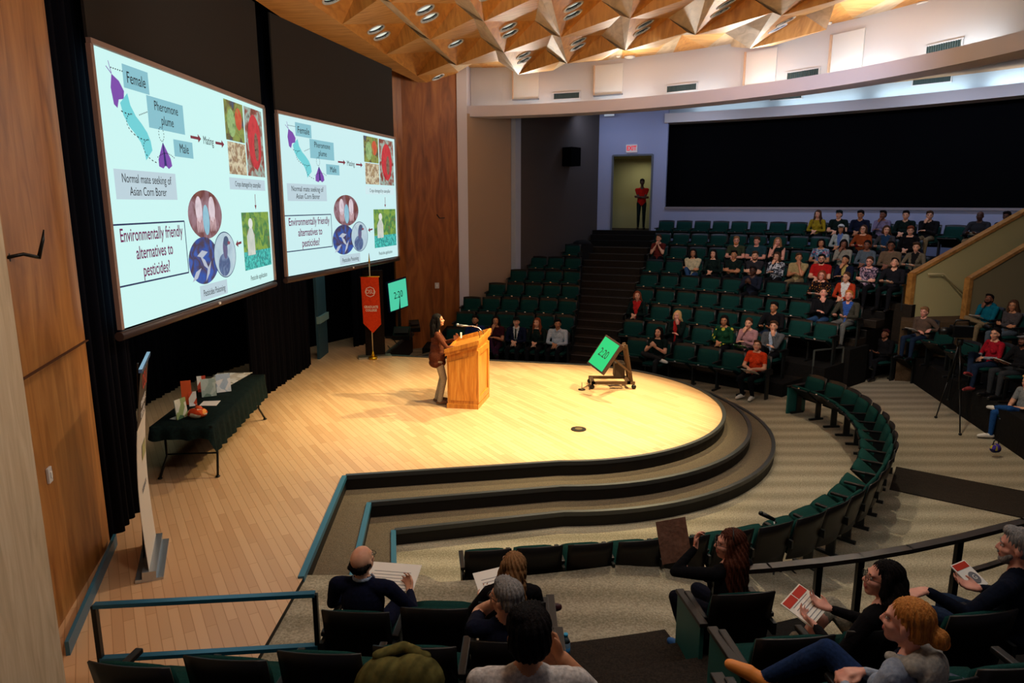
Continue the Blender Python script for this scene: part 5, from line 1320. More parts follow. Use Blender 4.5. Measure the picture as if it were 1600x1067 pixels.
    P += [('e', H((0, -.012, .035)), (.074 * hs, .094 * hs, .088 * hs), HR, 'head'), ('e', H((0, .018, -.035)), (.060 * hs, .070 * hs, .072 * hs), HR, 'head'),
          ('e', H((0, .048, -.085)), (.034 * hs, .034 * hs, .026 * hs), HR, 'head'),
          ('c', H((0, .082, .016)), H((0, .101, -.021)), .008, .0115, 'head'), ('c', H((-.012, .090, -.025)), H((.012, .090, -.025)), .008, .008, 'head'),
          ('c', H((-.035, .070, .032)), H((.035, .070, .032)), .014, .014, 'head'), ('c', H((-.03, .066, -.02)), H((-.045, .045, -.02)), .02, .02, 'head'), ('c', H((.03, .066, -.02)), H((.045, .045, -.02)), .02, .02, 'head'),
          ('c', H((-.018, .083, -.053)), H((.018, .083, -.053)), .0085, .0085, 'lip'), ('c', H((-.014, .081, -.062)), H((.014, .081, -.062)), .0085, .0085, 'lip')]
    for s in (-1, 1): P += [('e', H((s * .074 * hs, -.012, -.005)), (.012, .022, .032), HR @ rz(s * -.35), 'ear')]
    prims = [tuple(p) for p in P]
    reg = [p[-1] for p in prims]
    me = shape_mesh(prims, vox, g('smooth', 3))
    C, Nn = face_centres(me); idx = nearest(C, prims)
    order = ['top', 'skin', 'pants', 'shoes', 'inner', 'lips', 'sleeve']
    topm = g('top'); mats = [topm, skin_mat(g('skin', 'light')), g('pants', _dark), g('shoes', _shoe), g('inner', topm), mat('lips_' + g('skin', 'light'), {'light': 'b8685c', 'pink': 'b8605c', 'tan': '94564a', 'brown': '6a3a34', 'dark': '3e2420'}[g('skin', 'light')], .5), g('sleevem', topm)]
    mp_ = {'torso': 0, 'neck': 1, 'leg': 2, 'calf': 1, 'shoe': 3, 'hand': 1, 'arm': 1, 'sleeve': 6, 'head': 1, 'lip': 5, 'ear': 1}
    mi = np.array([mp_[r] for r in reg])[idx]
    if g('inner'):
        vw = g('vwidth', .075); zz = C[:, 2]; m_ = (mi == 0) & (Nn[:, 1] > .25) & (np.abs(C[:, 0]) < vw * np.clip((zz - (hipz + .08)) / (shz - hipz), 0.05, 1.1) + .01) & (C[:, 1] > shy + .02)
        mi = np.where(m_, 4, mi)
    # collar line: skin above the neckline
    nl = g('neckline', .035); m_ = (mi == 0) & (np.hypot(C[:, 0], (C[:, 1] - shy - .02)) < .062 + (.02 if fem else 0)) & (C[:, 2] > shz + nl); mi = np.where(m_, 1, mi)
    for fc, dn_ in FEET:
        m_ = (mi == 3) & (np.linalg.norm(C - fc, axis=1) < .17) & ((Nn @ dn_) > .25) & (((C - fc) @ dn_) > .018); mi = np.where(m_, 7, mi)
    mats.append(g('sole', mat('sole_pale', '8a8680', .7) if g('shoes') is not None else mat('sole_dark', '1c1a1a', .7)))
    me.materials.clear()
    for m in mats: me.materials.append(m)
    me.polygons.foreach_set('material_index', mi.astype(np.int32)); me.update(); me.name = 'person'
    o = bpy.data.objects.new('person', me); COL.objects.link(o)
    # hair
    hm = hair_mat(g('haircol', 'brown')); hst = g('hair', 'short'); HP = []
    k = hs
    if hst != 'bald':
        HP += [('e', H((0, -.026, .058)), (.083 * k, .097 * k, .080 * k), HR), ('e', H((0, -.052, .008)), (.080 * k, .066 * k, .082 * k), HR)]
    if hst in ('short', 'curly', 'thick', 'bun', 'pony') and hst != 'bald':
        HP += [('c', H((-.072 * k, -.01, .03)), H((-.072 * k, -.016, .005)), .012, .009), ('c', H((.072 * k, -.01, .03)), H((.072 * k, -.016, .005)), .012, .009)]
    if hst == 'short': HP += [('e', H((.015, .03, .098)), (.062, .05, .032), HR)]
    if hst == 'thick': HP += [('e', H((0, -.02, .075)), (.092, .102, .082), HR), ('e', H((0, -.055, .02)), (.090, .072, .085), HR), ('e', H((.02, .035, .11)), (.055, .04, .03), HR), ('e', H((-.03, -.03, .135)), (.05, .05, .03), HR)]
    if hst == 'curly':
        rn = random.Random(5)
        for q in range(26):
            a = rn.uniform(0, 2 * PI); u = rn.uniform(.1, 1); HP.append(('e', H((.075 * math.cos(a) * math.sqrt(1 - (u - .5) ** 2), -.028 + .085 * math.sin(a) * math.sqrt(1 - (u - .5) ** 2), .03 + .1 * u)), (.026, .026, .024), None))
    if hst in ('long', 'bob', 'wavy'):
        L = g('hairlen', .30 if hst != 'bob' else .13); w_ = .085
        for s in (-1, 1):
            HP += [('c', H((s * .066, -.005, .05)), H((s * .078, -.005, -.06)), .030, .032)]
            if hst != 'bob': HP += [('c', H((s * .078, -.005, -.06)), hc + T((s * .095, .015 if g('hairfront') else -.05, -L)), .034, .028)]
        HP += [('c', H((0, -.065, .02)), hc + T((0, -.10, -.10)), .075, .070), ('c', hc + T((0, -.10, -.10)), hc + T((0, -.12, -L)), .07, .045),
               ('c', hc + T((-.05, -.09, -.10)), hc + T((-.075, -.11, -L)), .05, .03), ('c', hc + T((.05, -.09, -.10)), hc + T((.075, -.11, -L * .95)), .05, .03)]
    if hst == 'bun': HP += [('e', H((0, -.135, -.01)), (.045, .04, .045), HR), ('e', H((.02, -.15, -.035)), (.035, .03, .035), HR), ('c', H((0, -.09, .01)), H((0, -.12, 0)), .05, .035)]
    if hst == 'pony': HP += [('c', H((0, -.10, .03)), H((0, -.14, 0)), .035, .03), ('c', H((0, -.14, 0)), hc + T((0, -.15, -.22)), .032, .015)]
    if hst == 'ring': HP = [('c', H((-.073, -.03, .0)), H((-.05, -.09, -.0)), .016, .018), ('c', H((.073, -.03, .0)), H((.05, -.09, -.0)), .016, .018), ('c', H((-.05, -.09, 0)), H((.05, -.09, 0)), .022, .022), ('e', H((0, -.06, -.02)), (.072, .055, .045), HR)]
    if HP:
        hv = g('hvox', max(.006, vox * .62)); hmesh = shape_mesh([tuple(p) for p in HP], hv, 3 if hst != 'curly' else 1)
        n = len(hmesh.vertices); co_ = np.empty(n * 3); hmesh.vertices.foreach_get('co', co_); co_ = co_.reshape(-1, 3); nn = np.empty(n * 3); hmesh.vertices.foreach_get('normal', nn); nn = nn.reshape(-1, 3)
        th = np.arctan2(co_[:, 0] - hc.x, -(co_[:, 1] - hc.y)); amp = .0035 if hst != 'wavy' else .006
        co_ += nn * (amp * np.sin(th * 23 + (co_[:, 2]) * (25 if hst != 'wavy' else 60)) + amp * .5 * np.sin(th * 51 + 1.3))[:, None]
        hmesh.vertices.foreach_set('co', co_.ravel()); hmesh.update()
        hmesh.materials.clear(); hmesh.materials.append(hm); hmesh.name = 'hair'
        h = bpy.data.objects.new('hair', hmesh); COL.objects.link(h); h.parent = o
    if g('beard'):
        me2 = shape_mesh([('e', H((0, .045, -.088)), (.042, .045, .032), HR), ('c', H((-.052, .03, -.045)), H((-.03, .055, -.085)), .020, .022), ('c', H((.052, .03, -.045)), H((.03, .055, -.085)), .020, .022), ('c', H((-.022, .090, -.040)), H((.022, .090, -.040)), .0085, .0085)], .008, 2)
        me2.materials.clear(); me2.materials.append(hair_mat(g('beardcol', g('haircol', 'brown')))); me2.name = 'beard'; h = bpy.data.objects.new('beard', me2); COL.objects.link(h); h.parent = o
    # face
    ic = mat('iris_dark', '1a120e', .2, spec=.6); wc = mat('eye_white', 'b4a8a0', .4)
    for s in (-1, 1):
        bm = B(); ball(bm, H((s * .031 * k, .073 * k, .010)), (.0125, .0105, .0075), 0, 10, HR); ball(bm, H((s * .031 * k, .0815 * k, .010)), (.0062, .004, .006), 1, 8, HR)
        finish('eye', bm, [wc, ic], o, True)
        bm = B(); tube(bm, [H((s * .016, .0855 * k, .028)), H((s * .032, .0845 * k, .034)), H((s * .048, .072 * k, .028))], [.0035, .0042, .002], 6); finish('eyebrow', bm, hm if hst != 'bald' else hair_mat('brown'), o, True)
    if g('glasses'):
        bm = B()
        for s in (-1, 1):
            tube(bm, [H((s * .033 + .024 * math.cos(t), .096, .008 + .019 * math.sin(t))) for t in np.linspace(0, 2 * PI, 13)], .0022, 5)
            tube(bm, [H((s * .057, .094, .012)), H((s * .078, .0, .01))], .002, 5)
        tube(bm, [H((-.01, .098, .012)), H((.01, .098, .012))], .002, 5); finish('glasses', bm, M_BLKMET, o, True)
    if g('cap'):
        cm, bmcol = g('cap')
        me2 = shape_mesh([('e', H((0, -.018, .070)), (.086, .10, .072), HR)], .008, 1); me2.materials.clear(); me2.materials.append(cm); me2.name = 'cap'
        h = bpy.data.objects.new('cap', me2); COL.objects.link(h); h.parent = o
        bm = B(); ball(bm, H((0, .085, .068)), (.068, .075, .008), 0, 14, HR @ rx(-.15)); finish('brim', bm, bmcol, h, True)
    if g('tie'):
        bm = B(); y = shy + .115; z = shz - .02
        pts = [(-.014, y - .02, z + .05), (.014, y - .02, z + .05), (.026, y + .012, z - .22), (0, y + .014, z - .28), (-.026, y + .012, z - .22)]
        bm.faces.new([bm.verts.new(p) for p in pts]); solid(bm, .008); finish('tie', bm, g('tie'), o)
    if g('collar'):
        bm = B()
        for s in (-1, 1):
            pts = [(s * .008, shy + .095, shz + .03), (s * .058, shy + .055, shz + .075), (s * .085, shy + .045, shz + .055), (s * .05, shy + .11, shz - .005)]
            bm.faces.new([bm.verts.new(p) for p in (pts if s > 0 else pts[::-1])])
        tube(bm, [Vector((.064 * math.cos(t), shy + .008 - .058 * math.sin(t), shz + .068)) for t in np.linspace(0.0, PI, 9)], .014, 6)
        solid(bm, .006, [f for f in bm.faces if len(f.verts) == 4 and not f.smooth]); finish('collar', bm, g('collar'), o, True)
    if g('hood'):
        me2 = shape_mesh([('c', T((-.085, shy - .06, shz + .05)), T((.085, shy - .06, shz + .05)), .05, .05), ('e', T((0, shy - .11, shz - .01)), (.11, .05, .12), None), ('c', T((-.085, shy - .05, shz + .05)), T((-.075, shy + .05, shz + .035)), .032, .026), ('c', T((.085, shy - .05, shz + .05)), T((.075, shy + .05, shz + .035)), .032, .026)], .009, 3)
        me2.materials.clear(); me2.materials.append(g('hood')); me2.name = 'hood'; h = bpy.data.objects.new('hood', me2); COL.objects.link(h); h.parent = o
    if g('headphones') or g('band'):
        bm = B(); tube(bm, [H((.088 * math.cos(t), -.015, .035 + .098 * math.sin(t))) for t in np.linspace(0, PI, 11)], .006, 6); finish('hairband', bm, M_BLKMET, o, True)
    if g('wrist'):
        pass
    o.location = g('at'); o.rotation_euler = (0, 0, g('yaw', 0)); o.scale = (S, S, S)
    tag(o, g('label'), 'person', g('group'))
    return o, {'hc': hc, 'kn': kn, 'ank': ank, 'tg': tg, 'HR': HR}
_dark = fabric('trouser_black', '15151a', '0e0e12', 40); _shoe = mat('shoe_black', '141214', .4)
def wpt(o, v):
    M = Matrix.Translation(o.location) @ Matrix.Rotation(o.rotation_euler.z, 4, 'Z'); return M @ Vector(v)
def booklet(o, loc, size, rot, m, label, cat='booklet', name='booklet'):
    """loc in the holder's frame; stays an object of its own"""
    p = wpt(o, loc); bm = B(); box(bm, (0, 0, 0), (size[0], size[1], .006), bev=0)
    q = finish(name, bm, m); q.location = p; q.rotation_mode = 'XYZ'
    q.rotation_euler = (Matrix.Rotation(o.rotation_euler.z, 3, 'Z') @ rot).to_euler(); return tag(q, label, cat)
# ================================================================ SEATING LAYOUT AND AUDIENCE
FR = {k: far_right(k) for k in range(1, 10)}; FL = {k: far_left(k) for k in range(1, 8)}
def near_idx(lst, a): return min(range(len(lst)), key=lambda i: abs(lst[i] - a))
def F_(name, c, c2=None, **k): return fabric('cloth_' + name, c, c2, **k)
BLACKT = F_('black', '17161a'); NAVY = F_('navy', '141a30'); WHITE_C = F_('white', 'd8d8d8'); JEAN = F_('jeans', '2c4a72'); JEAND = F_('jeans_dark', '1e2c44'); KHAKI = F_('khaki', '8a7658'); GREY = F_('grey', '5a5a5c')
SH_W = mat('shoe_white', 'd8d4cc', .5); SH_B = mat('shoe_black', '141214', .4); SH_O = mat('shoe_orange', 'e08a40', .5); SH_T = mat('shoe_tan', '6a452c', .5)
FAR = [  # row, bank, px, py, spec
 (1, 'L', 740, 505, dict(skin='tan', hair='short', haircol='black', beard=1, top=F_('royal', '1a2a5a'), pose='lap', label='bearded man in a dark blue shirt sitting just behind the lectern')),
 (1, 'L', 772, 512, dict(sex='f', skin='tan', hair='long', haircol='black', hairlen=.2, top=F_('maroon', '3c1620'), pants=F_('plum', '3a1a30'), sleeve='short', pose='chin', legs='cross', label='woman in a maroon dress, chin on her hand, legs crossed, front row')),
 (1, 'L', 809, 508, dict(skin='light', hair='short', haircol='black', cap=(BLACKT, BLACKT), top=NAVY, inner=WHITE_C, collar=WHITE_C, tie=BLACKT, pose='lap', label='man in a dark suit, white shirt, black tie and cap, front row')),
 (1, 'L', 841, 510, dict(sex='f', skin='light', hair='long', haircol='auburn', hairfront=1, hairlen=.34, top=BLACKT, pose='lap', label='woman with long auburn hair in black, beside the man in white shirt')),
 (1, 'L', 878, 512, dict(skin='tan', hair='short', haircol='black', top=F_('shirtblue', 'b8c0cc'), collar=F_('shirtblue', 'b8c0cc'), pose='lap', head=(.3, 0), label='dark haired man in a pale collared shirt at the front row aisle')),
 (1, 'R', 1043, 527, dict(sex='f', skin='light', hair='long', haircol='black', top=BLACKT, sleeve='short', pose='phone', legs='figure4', shoes=SH_W, pants=F_('charcoal', '28282a'), label='woman in black holding up a phone, white shoe crossed over her knee')),
 (1, 'R', 1183, 552, dict(sex='f', skin='light', hair='short', haircol='brown', glasses=1, head=(.3, -.5), slump=.02, top=F_('orangepolo', 'd8401c'), sleeve='short', pose='lap', legs='tuck', shoes=SH_W, label='person in a bright orange polo shirt and glasses looking down at the lap')),
 (2, 'R', 1050, 497, dict(sex='f', skin='pink', hair='bob', haircol='blonde', top=BLACKT, inner=F_('red', 'b02020'), pose='chinL', label='blonde woman in a black jacket over a red top, hand near her face')),
 (2, 'R', 1143, 512, dict(sex='f', skin='tan', hair='bob', haircol='black', top=pattern('green_logo', 'dots', ['123a24', 'b8b040'], 7), pose='lap', label='person with bobbed black hair in a dark green printed sweatshirt')),
 (2, 'R', 1177, 520, dict(sex='f', skin='light', hair='bun', haircol='brown', top=pattern('pink_plaid', 'plaid', ['9a7478', 'b89294', '8a5a62'], 16), pose='chin', label='woman in a pink plaid shirt with her hand over her mouth')),
 (2, 'R', 1299, 505, dict(skin='light', hair='short', haircol='brown', top=F_('blazer', '56585c'), inner=F_('iceblue', 'a8b8d0'), pose='chinL', legs='cross', head=(.2, -.2), label='person in an open grey blazer leaning a cheek on one hand')),
 (3, 'R', 997, 472, dict(sex='f', skin='light', hair='bob', haircol='auburn', top=BLACKT, inner=F_('red', 'b02020'), vwidth=.11, pose='lap', label='woman in a red top under a dark cardigan at the aisle end')),
 (3, 'R', 1222, 485, dict(skin='tan', hair='short', haircol='black', top=F_('blacksweater', '141418'), pants=JEAND, pose='read', label='dark haired man in a black sweater beside a white cup')),
 (4, 'R', 1302, 470, dict(skin='pink', hair='short', haircol='brown', head=(.4, -.4), top=F_('blacksweater', '141418'), pants=JEAN, pose='chinL', label='person in a black pullover bowing the head beside the blue shirted man')),
 (4, 'R', 1336, 467, dict(skin='pink', hair='short', haircol='ginger', head=(.2, -.3), top=F_('olivejacket', '3e3c34'), inner=pattern('blue_plaid', 'plaid', ['2a4a98', '3a64b8', '1a2a5a'], 16), pants=F_('greytrouser', '6a6a68'), vwidth=.12, pose='read', label='red haired man in a blue plaid shirt under an olive jacket')),
 (5, 'R', 1191, 430, dict(skin='dark', hair='short', haircol='black', glasses=1, top=pattern('navy_plaid', 'plaid', ['161a28', '222a3c', '10121c'], 14), pose='phone', head=(0, -.2), label='person in a navy checked shirt and glasses looking at a phone')),
 (5, 'R', 1300, 437, dict(sex='f', skin='pink', hair='bob', haircol='auburn', glasses=1, top=pattern('dotted_blouse', 'dots', ['1a1012', 'c8883a'], 26), pose='read', label='red haired woman in a dark blouse with small orange dots')),
 (5, 'R', 1341, 441, dict(sex='f', skin='light', hair='pony', haircol='brown', glasses=1, top=F_('redcardi', 'b03a1e'), inner=WHITE_C, vwidth=.1, pose='lap', label='woman in a red orange cardigan over a white tee')),
 (6, 'R', 1074, 402, dict(sex='f', skin='tan', hair='wavy', haircol='black', top=F_('cream', 'c8bc9c'), pants=JEAN, pose='crossed', legs='cross', shoulder=.19, label='woman with long dark hair in a cream sweater and jeans')),
 (6, 'R', 1106, 403, dict(sex='f', skin='light', hair='long', haircol='black', top=BLACKT, pose='lap', label='long haired person in plain black beside the cream sweater')),
 (6, 'R', 1137, 399, dict(skin='tan', hair='short', haircol='black', top=BLACKT, sleeve='short', pose='crossed', label='man in a black tee with folded arms, short dark hair')),
 (6, 'R', 1168, 399, dict(skin='light', hair='short', haircol='brown', beard=1, top=F_('darkgrey', '2c2c32'), sleeve='short', pose='crossed', label='man with a full dark beard and folded arms in a charcoal tee')),
 (6, 'R', 1197, 408, dict(sex='f', skin='light', hair='long', haircol='brown', top=pattern('mono_floral', 'floral', ['20222a', 'b8bcc4', '30343c', '8a8e98'], 28), pose='chin', label='woman in a black and white flowered top, hand at her temple')),
 (6, 'R', 1224, 407, dict(skin='tan', hair='short', haircol='brown', top=F_('tan', 'a89468'), pants=KHAKI, sleeve='short', pose='chinL', head=(.5, -.1), label='man in a tan tee resting his face on his hand')),
 (6, 'R', 1259, 406, dict(skin='light', hair='short', haircol='black', beard=1, glasses=1, top=F_('redpolo', 'b01e1c'), sleeve='short', pose='lap', bulk=1.15, label='bearded man with glasses in a bright red polo shirt')),
 (6, 'R', 1297, 413, dict(sex='f', skin='tan', hair='pony', haircol='black', top=NAVY, inner=F_('mustard', 'b09a58'), vwidth=.05, pose='chin', head=(0, -.1), label='person in a dark jacket with a yellow scarf next to the red polo')),
 (6, 'R', 1325, 410, dict(sex='f', skin='pink', hair='bun', haircol='brown', glasses=1, bulk=1.12, top=pattern('pink_print', 'floral', ['8a6c7c', '3c3444', 'a890a0', '5a4a60', '2c2838'], 32), sleeve='long', pose='crossed', label='woman with glasses in a pink and dark patterned top, arms folded')),
 (6, 'R', 1366, 413, dict(skin='light', hair='short', haircol='black', head=(.2, -.5), top=F_('darkjacket', '1c1c22'), pose='read', label='dark haired person in a dark jacket bending over papers')),
 (7, 'R', 1023, 377, dict(sex='f', skin='light', hair='pony', haircol='brown', top=F_('maroontee', '642420'), sleeve='short', pose='clasp', label='person in a maroon tee, both hands clasped under the chin')),
 (7, 'R', 1138, 381, dict(skin='pink', hair='short', haircol='light', beard=1, beardcol='ginger', glasses=1, top=F_('olive', '3a4230'), sleeve='short', pose='lap', label='man with a red beard and glasses in an olive tee')),
 (7, 'R', 1168, 381, dict(skin='pink', hair='short', haircol='brown', top=F_('tealtee', '22404a'), sleeve='short', bulk=1.2, shoulder=.22, pose='lap', head=(0, .15), label='broad man in a teal tee leaning back behind the bearded man')),
 (7, 'R', 1208, 385, dict(sex='f', skin='pink', hair='long', haircol='light', top=BLACKT, sleeve='none', pose='chin', label='fair haired woman in black with her chin on her hand')),
 (7, 'R', 1267, 388, dict(sex='f', skin='tan', hair='bob', haircol='black', top=pattern('blue_floral', 'floral', ['4a6a8a', '9ab0c4', '30506c', 'a05a70', '7a94ac'], 30), sleeve='short', pose='lap', head=(.3, 0), label='woman in a blue flowered blouse behind the red polo')),
 (7, 'R', 1297, 393, dict(sex='f', skin='brown', hair='long', haircol='black', top=F_('stripedlight', '8f8a80'), pose='chin', label='woman in a pale striped blouse covering her mouth')),
 (7, 'R', 1325, 391, dict(sex='f', skin='brown', hair='bun', haircol='black', top=F_('greyblue', '56626e'), pose='lap', bulk=1.1, label='person in a grey blue sweatshirt behind the pink patterned top')),
 (7, 'R', 1368, 394, dict(skin='brown', hair='short', haircol='black', glasses=1, top=F_('tansweater', '6e5a48'), bulk=1.1, pose='lap', head=(.2, -.2), label='man in a tan sweater and glasses looking down')),
 (7, 'R', 1401, 396, dict(sex='f', skin='light', hair='short', haircol='brown', top=F_('stonejacket', '6a6050'), inner=F_('darkvest', '1c1a1a'), vwidth=.09, pose='read', label='person in a stone grey shirt with a dark vest reading at the aisle')),
 (8, 'R', 1302, 362, dict(sex='f', skin='tan', hair='long', haircol='black', cap=(F_('white', 'd8d8d8'), NAVY), top=F_('paleshirt', 'a8b0b0'), inner=F_('blueprint', '5a74b0'), vwidth=.07, pose='lap', label='girl in a white and navy cap and a pale shirt')),
 (8, 'R', 1361, 364, dict(sex='f', skin='light', hair='bob', haircol='brown', glasses=1, top=F_('rust', '8a3f1c'), bulk=1.15, pose='read', head=(0, -.2), label='woman in a rust orange sweater reading a red booklet')),
 (8, 'R', 1396, 365, dict(sex='f', skin='light', hair='bob', haircol='brown', top=F_('greycardi', '3e3c40'), inner=F_('denimblue', '1e3a5c'), vwidth=.12, pose='read', head=(.4, 0), label='woman in a blue top and grey cardigan holding a booklet')),
 (8, 'R', 1434, 367, dict(sex='f', skin='light', hair='short', haircol='auburn', top=F_('blackcoat', '121013'), bulk=1.15, pose='lap', head=(.3, .15), label='auburn haired person in a black coat looking toward the screens')),
 (9, 'R', 1270, 345, dict(sex='f', skin='light', hair='long', haircol='brown', hairfront=1, top=F_('yellow', '9a8420'), pose='lap', label='woman with long hair in a mustard yellow top, last row')),
 (9, 'R', 1300, 343, dict(skin='light', hair='short', haircol='black', cap=(BLACKT, BLACKT), top=BLACKT, sleeve='short', pose='lap', label='man in a black cap and black tee against the rear wall')),
 (9, 'R', 1361, 343, dict(skin='tan', hair='short', haircol='black', top=NAVY, pose='lap', head=(0, .15), label='man in a dark navy top leaning back against the rear wall')),
 (9, 'R', 1394, 348, dict(sex='f', skin='brown', hair='short', haircol='black', top=F_('lavender', '7a7090'), pose='chin', label='person in a lavender top resting a cheek on one hand, last row')),
 (9, 'R', 1432, 343, dict(skin='light', hair='short', haircol='black', top=BLACKT, pose='lap', label='man in plain black in the last row above the auburn hair')),
 (9, 'R', 1468, 346, dict(skin='light', hair='short', haircol='brown', top=F_('blackhoodie', '17171a'), pants=KHAKI, pose='chin', label='man in a black hoodie and khaki trousers, last row')),
 (9, 'R', 1514, 343, dict(skin='dark', hair='bald', top=F_('slate', '2c2e34'), pants=KHAKI, pose='read', bulk=1.1, label='bald man in a slate sweater in the last row beside the stairwell wall')),
 (9, 'R', 1557, 346, dict(skin='dark', hair='short', haircol='black', top=NAVY, pose='lap', legs='tuck', label='person in the last row whose head just shows over the oak cap')),
]
PEOPLE = {}
for row, bank, px, py, sp in FAR:
    lst = (FR if bank == 'R' else FL)[row]; q = ring_hit(px, py, Rk(row) - .17); a = math.degrees(math.atan2(q.y - C1.y, q.x - C1.x))
    i = near_idx(lst, a)
    while (bank, row, i) in OCC: i += 1 if bank == 'R' else -1
    if i >= len(lst):
        lst.append(lst[-1] - math.degrees(SP / Rk(row))); i = len(lst) - 1
    OCC[(bank, row, i)] = sp
    sp['at'] = onC1(Rk(row), lst[i], zk(row)); sp['yaw'] = math.radians(lst[i]) + PI / 2
    sp.setdefault('scale', 1.03); sp.setdefault('head', (random.uniform(-.15, .35), random.uniform(-.12, .05)))
    PEOPLE[(bank, row, i)] = person(sp)[0]
def short(t):
    w_ = t.split()
    if len(w_) <= 11: return t
    w_ = w_[:11]; cut = [i for i, x in enumerate(w_) if i > 4 and (w_[i - 1].endswith(',') or x in ('with', 'looking', 'leaning', 'behind', 'beside', 'next', 'sitting', 'against', 'over', 'under', 'resting', 'bowing', 'in', 'at', 'whose', 'reading', 'covering'))]
    return ' '.join(w_[:cut[-1]] if cut else w_).rstrip(',')
def head_at(px, py, zf, scale=1.0, hz=1.085, tgt=(.0, 12.0), fwd=.16):
    h = atz(px, py, zf + hz * scale); d = Vector((tgt[0] - h.x, tgt[1] - h.y)).normalized()
    return Vector((h.x - d.x * fwd * scale, h.y - d.y * fwd * scale, zf)), math.atan2(d.y, d.x) - PI / 2
# far bank seats
for bank, D in (('R', FR), ('L', FL)):
    for k, lst in D.items():
        for i, a in enumerate(lst):
            sp = OCC.get((bank, k, i)); side = 'right of the aisle' if bank == 'R' else 'left of the aisle'
            if sp: lb = 'green seat taken by the ' + short(sp['label'])
            else: lb = 'empty green folding seat, %s row from the stage %s, %s from the aisle' % (ORD[k - 1], side, ORD[i])
            if len(lb.split()) > 16: lb = ' '.join(lb.split()[:16])
            seat('down' if sp else 'up', onC1(Rk(k), a, zk(k)), math.radians(a) + PI / 2, lb, 'far bank seats %s' % side,
                 left_end=(i == len(lst) - 1 and bank == 'R') or (i == 0 and bank == 'L'))
# curved floor row round the nose of the stage, running on to the near side
path = [atz(x, y, .76).xy for x, y in ((1262, 586), (1282, 590), (1312, 599), (1340, 612), (1364, 630), (1384, 650), (1397, 670), (1402, 692), (1392, 722), (1365, 755), (1325, 785), (1270, 808), (1200, 824), (1130, 834), (1060, 840), (980, 845), (900, 849), (820, 854), (732, 860))]
for _ in range(2): path = [path[0]] + [(path[i - 1] + path[i] * 2 + path[i + 1]) / 4 for i in range(1, len(path) - 1)] + [path[-1]]
pts = []; s = 0; want = .2
for a, b in zip(path, path[1:]):
    L = (b - a).length; t = (b - a) / L
    while want <= s + L: pts.append((a + t * (want - s), Vector((t.y, -t.x)))); want += .505
    s += L
CR = []
for i, (p, n) in enumerate(pts):
    n2 = sum((q[1] for q in pts[max(0, i - 1):i + 2]), Vector((0, 0))).normalized(); m = len(pts) - i
    if i < len(pts) / 2: lb = 'dark green seat of the curved floor row, %s from its far end' % ORD[i]
    else: lb = 'black backed seat of the curved floor row, %s from its near left end' % ORD[m - 1]
    o = seat('half' if i < 10 else 'up', (p.x, p.y, 0), math.atan2(n2.y, n2.x) - PI / 2, lb, 'curved floor row seats', left_end=(i == len(pts) - 1), panel=(.29 if i == 0 else 0))
    o.scale = (.88, .88, .88); CR.append(o)
# near left rows
def near_seat(px, py, ztop, zf, kind, label, group, **k):
    p = atz(px, py, ztop); o = seat(kind, (p.x, p.y, zf), yaw_to(p, (p.x * .5 + .0, 12)), label, group, **k); o.scale = (.90, .90, .93); return o
for px, py, kd, lb in ((558, 951, 'down', 'seat with black curved back under the man in the navy suit'), (680, 946, 'up', 'empty black backed seat between the suited man and the long haired woman'), (800, 937, 'down', 'seat with black back under the woman holding a notebook')):
    near_seat(px, py, 1.36, .55, kd, lb, 'near left second row seats', panel=(.29 if px == 800 else 0), left_end=(px == 558))
for px, py, kd, lb in ((210, 1040, 'down', 'empty green seat nearest the guard rail corner, lower left'), (358, 1030, 'down', 'second empty seat from the left along the guard rail'), (503, 1021, 'down', 'third seat along the guard rail, left of the olive jacket'), (650, 1012, 'down', 'seat behind the quilted olive jacket'), (800, 1003, 'down', 'seat taken by the grey haired person in navy')):
    near_seat(px, py, 1.63, .85, kd, lb, 'near left third row seats', panel=(.29 if px == 800 else 0), left_end=(px == 210))
# near right rows
near_seat(1158, 923, 1.36, .55, 'down', 'seat with teal end panel under the woman with the clipboard', 'near right seats', left_end=True, panel=-.29)
for px, py, kd, lb, pn in ((1238, 985, 'down', 'empty green seat with a teal end panel beside the programme reader', -.29), (1375, 972, 'down', 'seat under the dark haired programme reader', 0), (1530, 948, 'down', 'seat under the man in navy reaching along the row', 0)):
    near_seat(px, py, 1.68, .85, kd, lb, 'near right seats', left_end=(pn != 0), panel=pn)
for px, py, kd, lb, pn in ((1285, 1075, 'down', 'green seat with teal end panel left of the blonde woman', -.29), (1440, 1052, 'down', 'seat under the woman with the blonde bun', 0), (1590, 1030, 'down', 'green seat at the lower right corner', 0)):
    near_seat(px, py, 2.04, 1.22, kd, lb, 'near right seats', left_end=(pn != 0), panel=pn)
p, y = head_at(825, 995, 1.3); near_w = (p, y)
seat('down', (p.x, p.y - .02, 1.3), y, 'seat under the man in the white tee at the bottom edge', 'near left fourth row seats').scale = (.9, .9, .93)
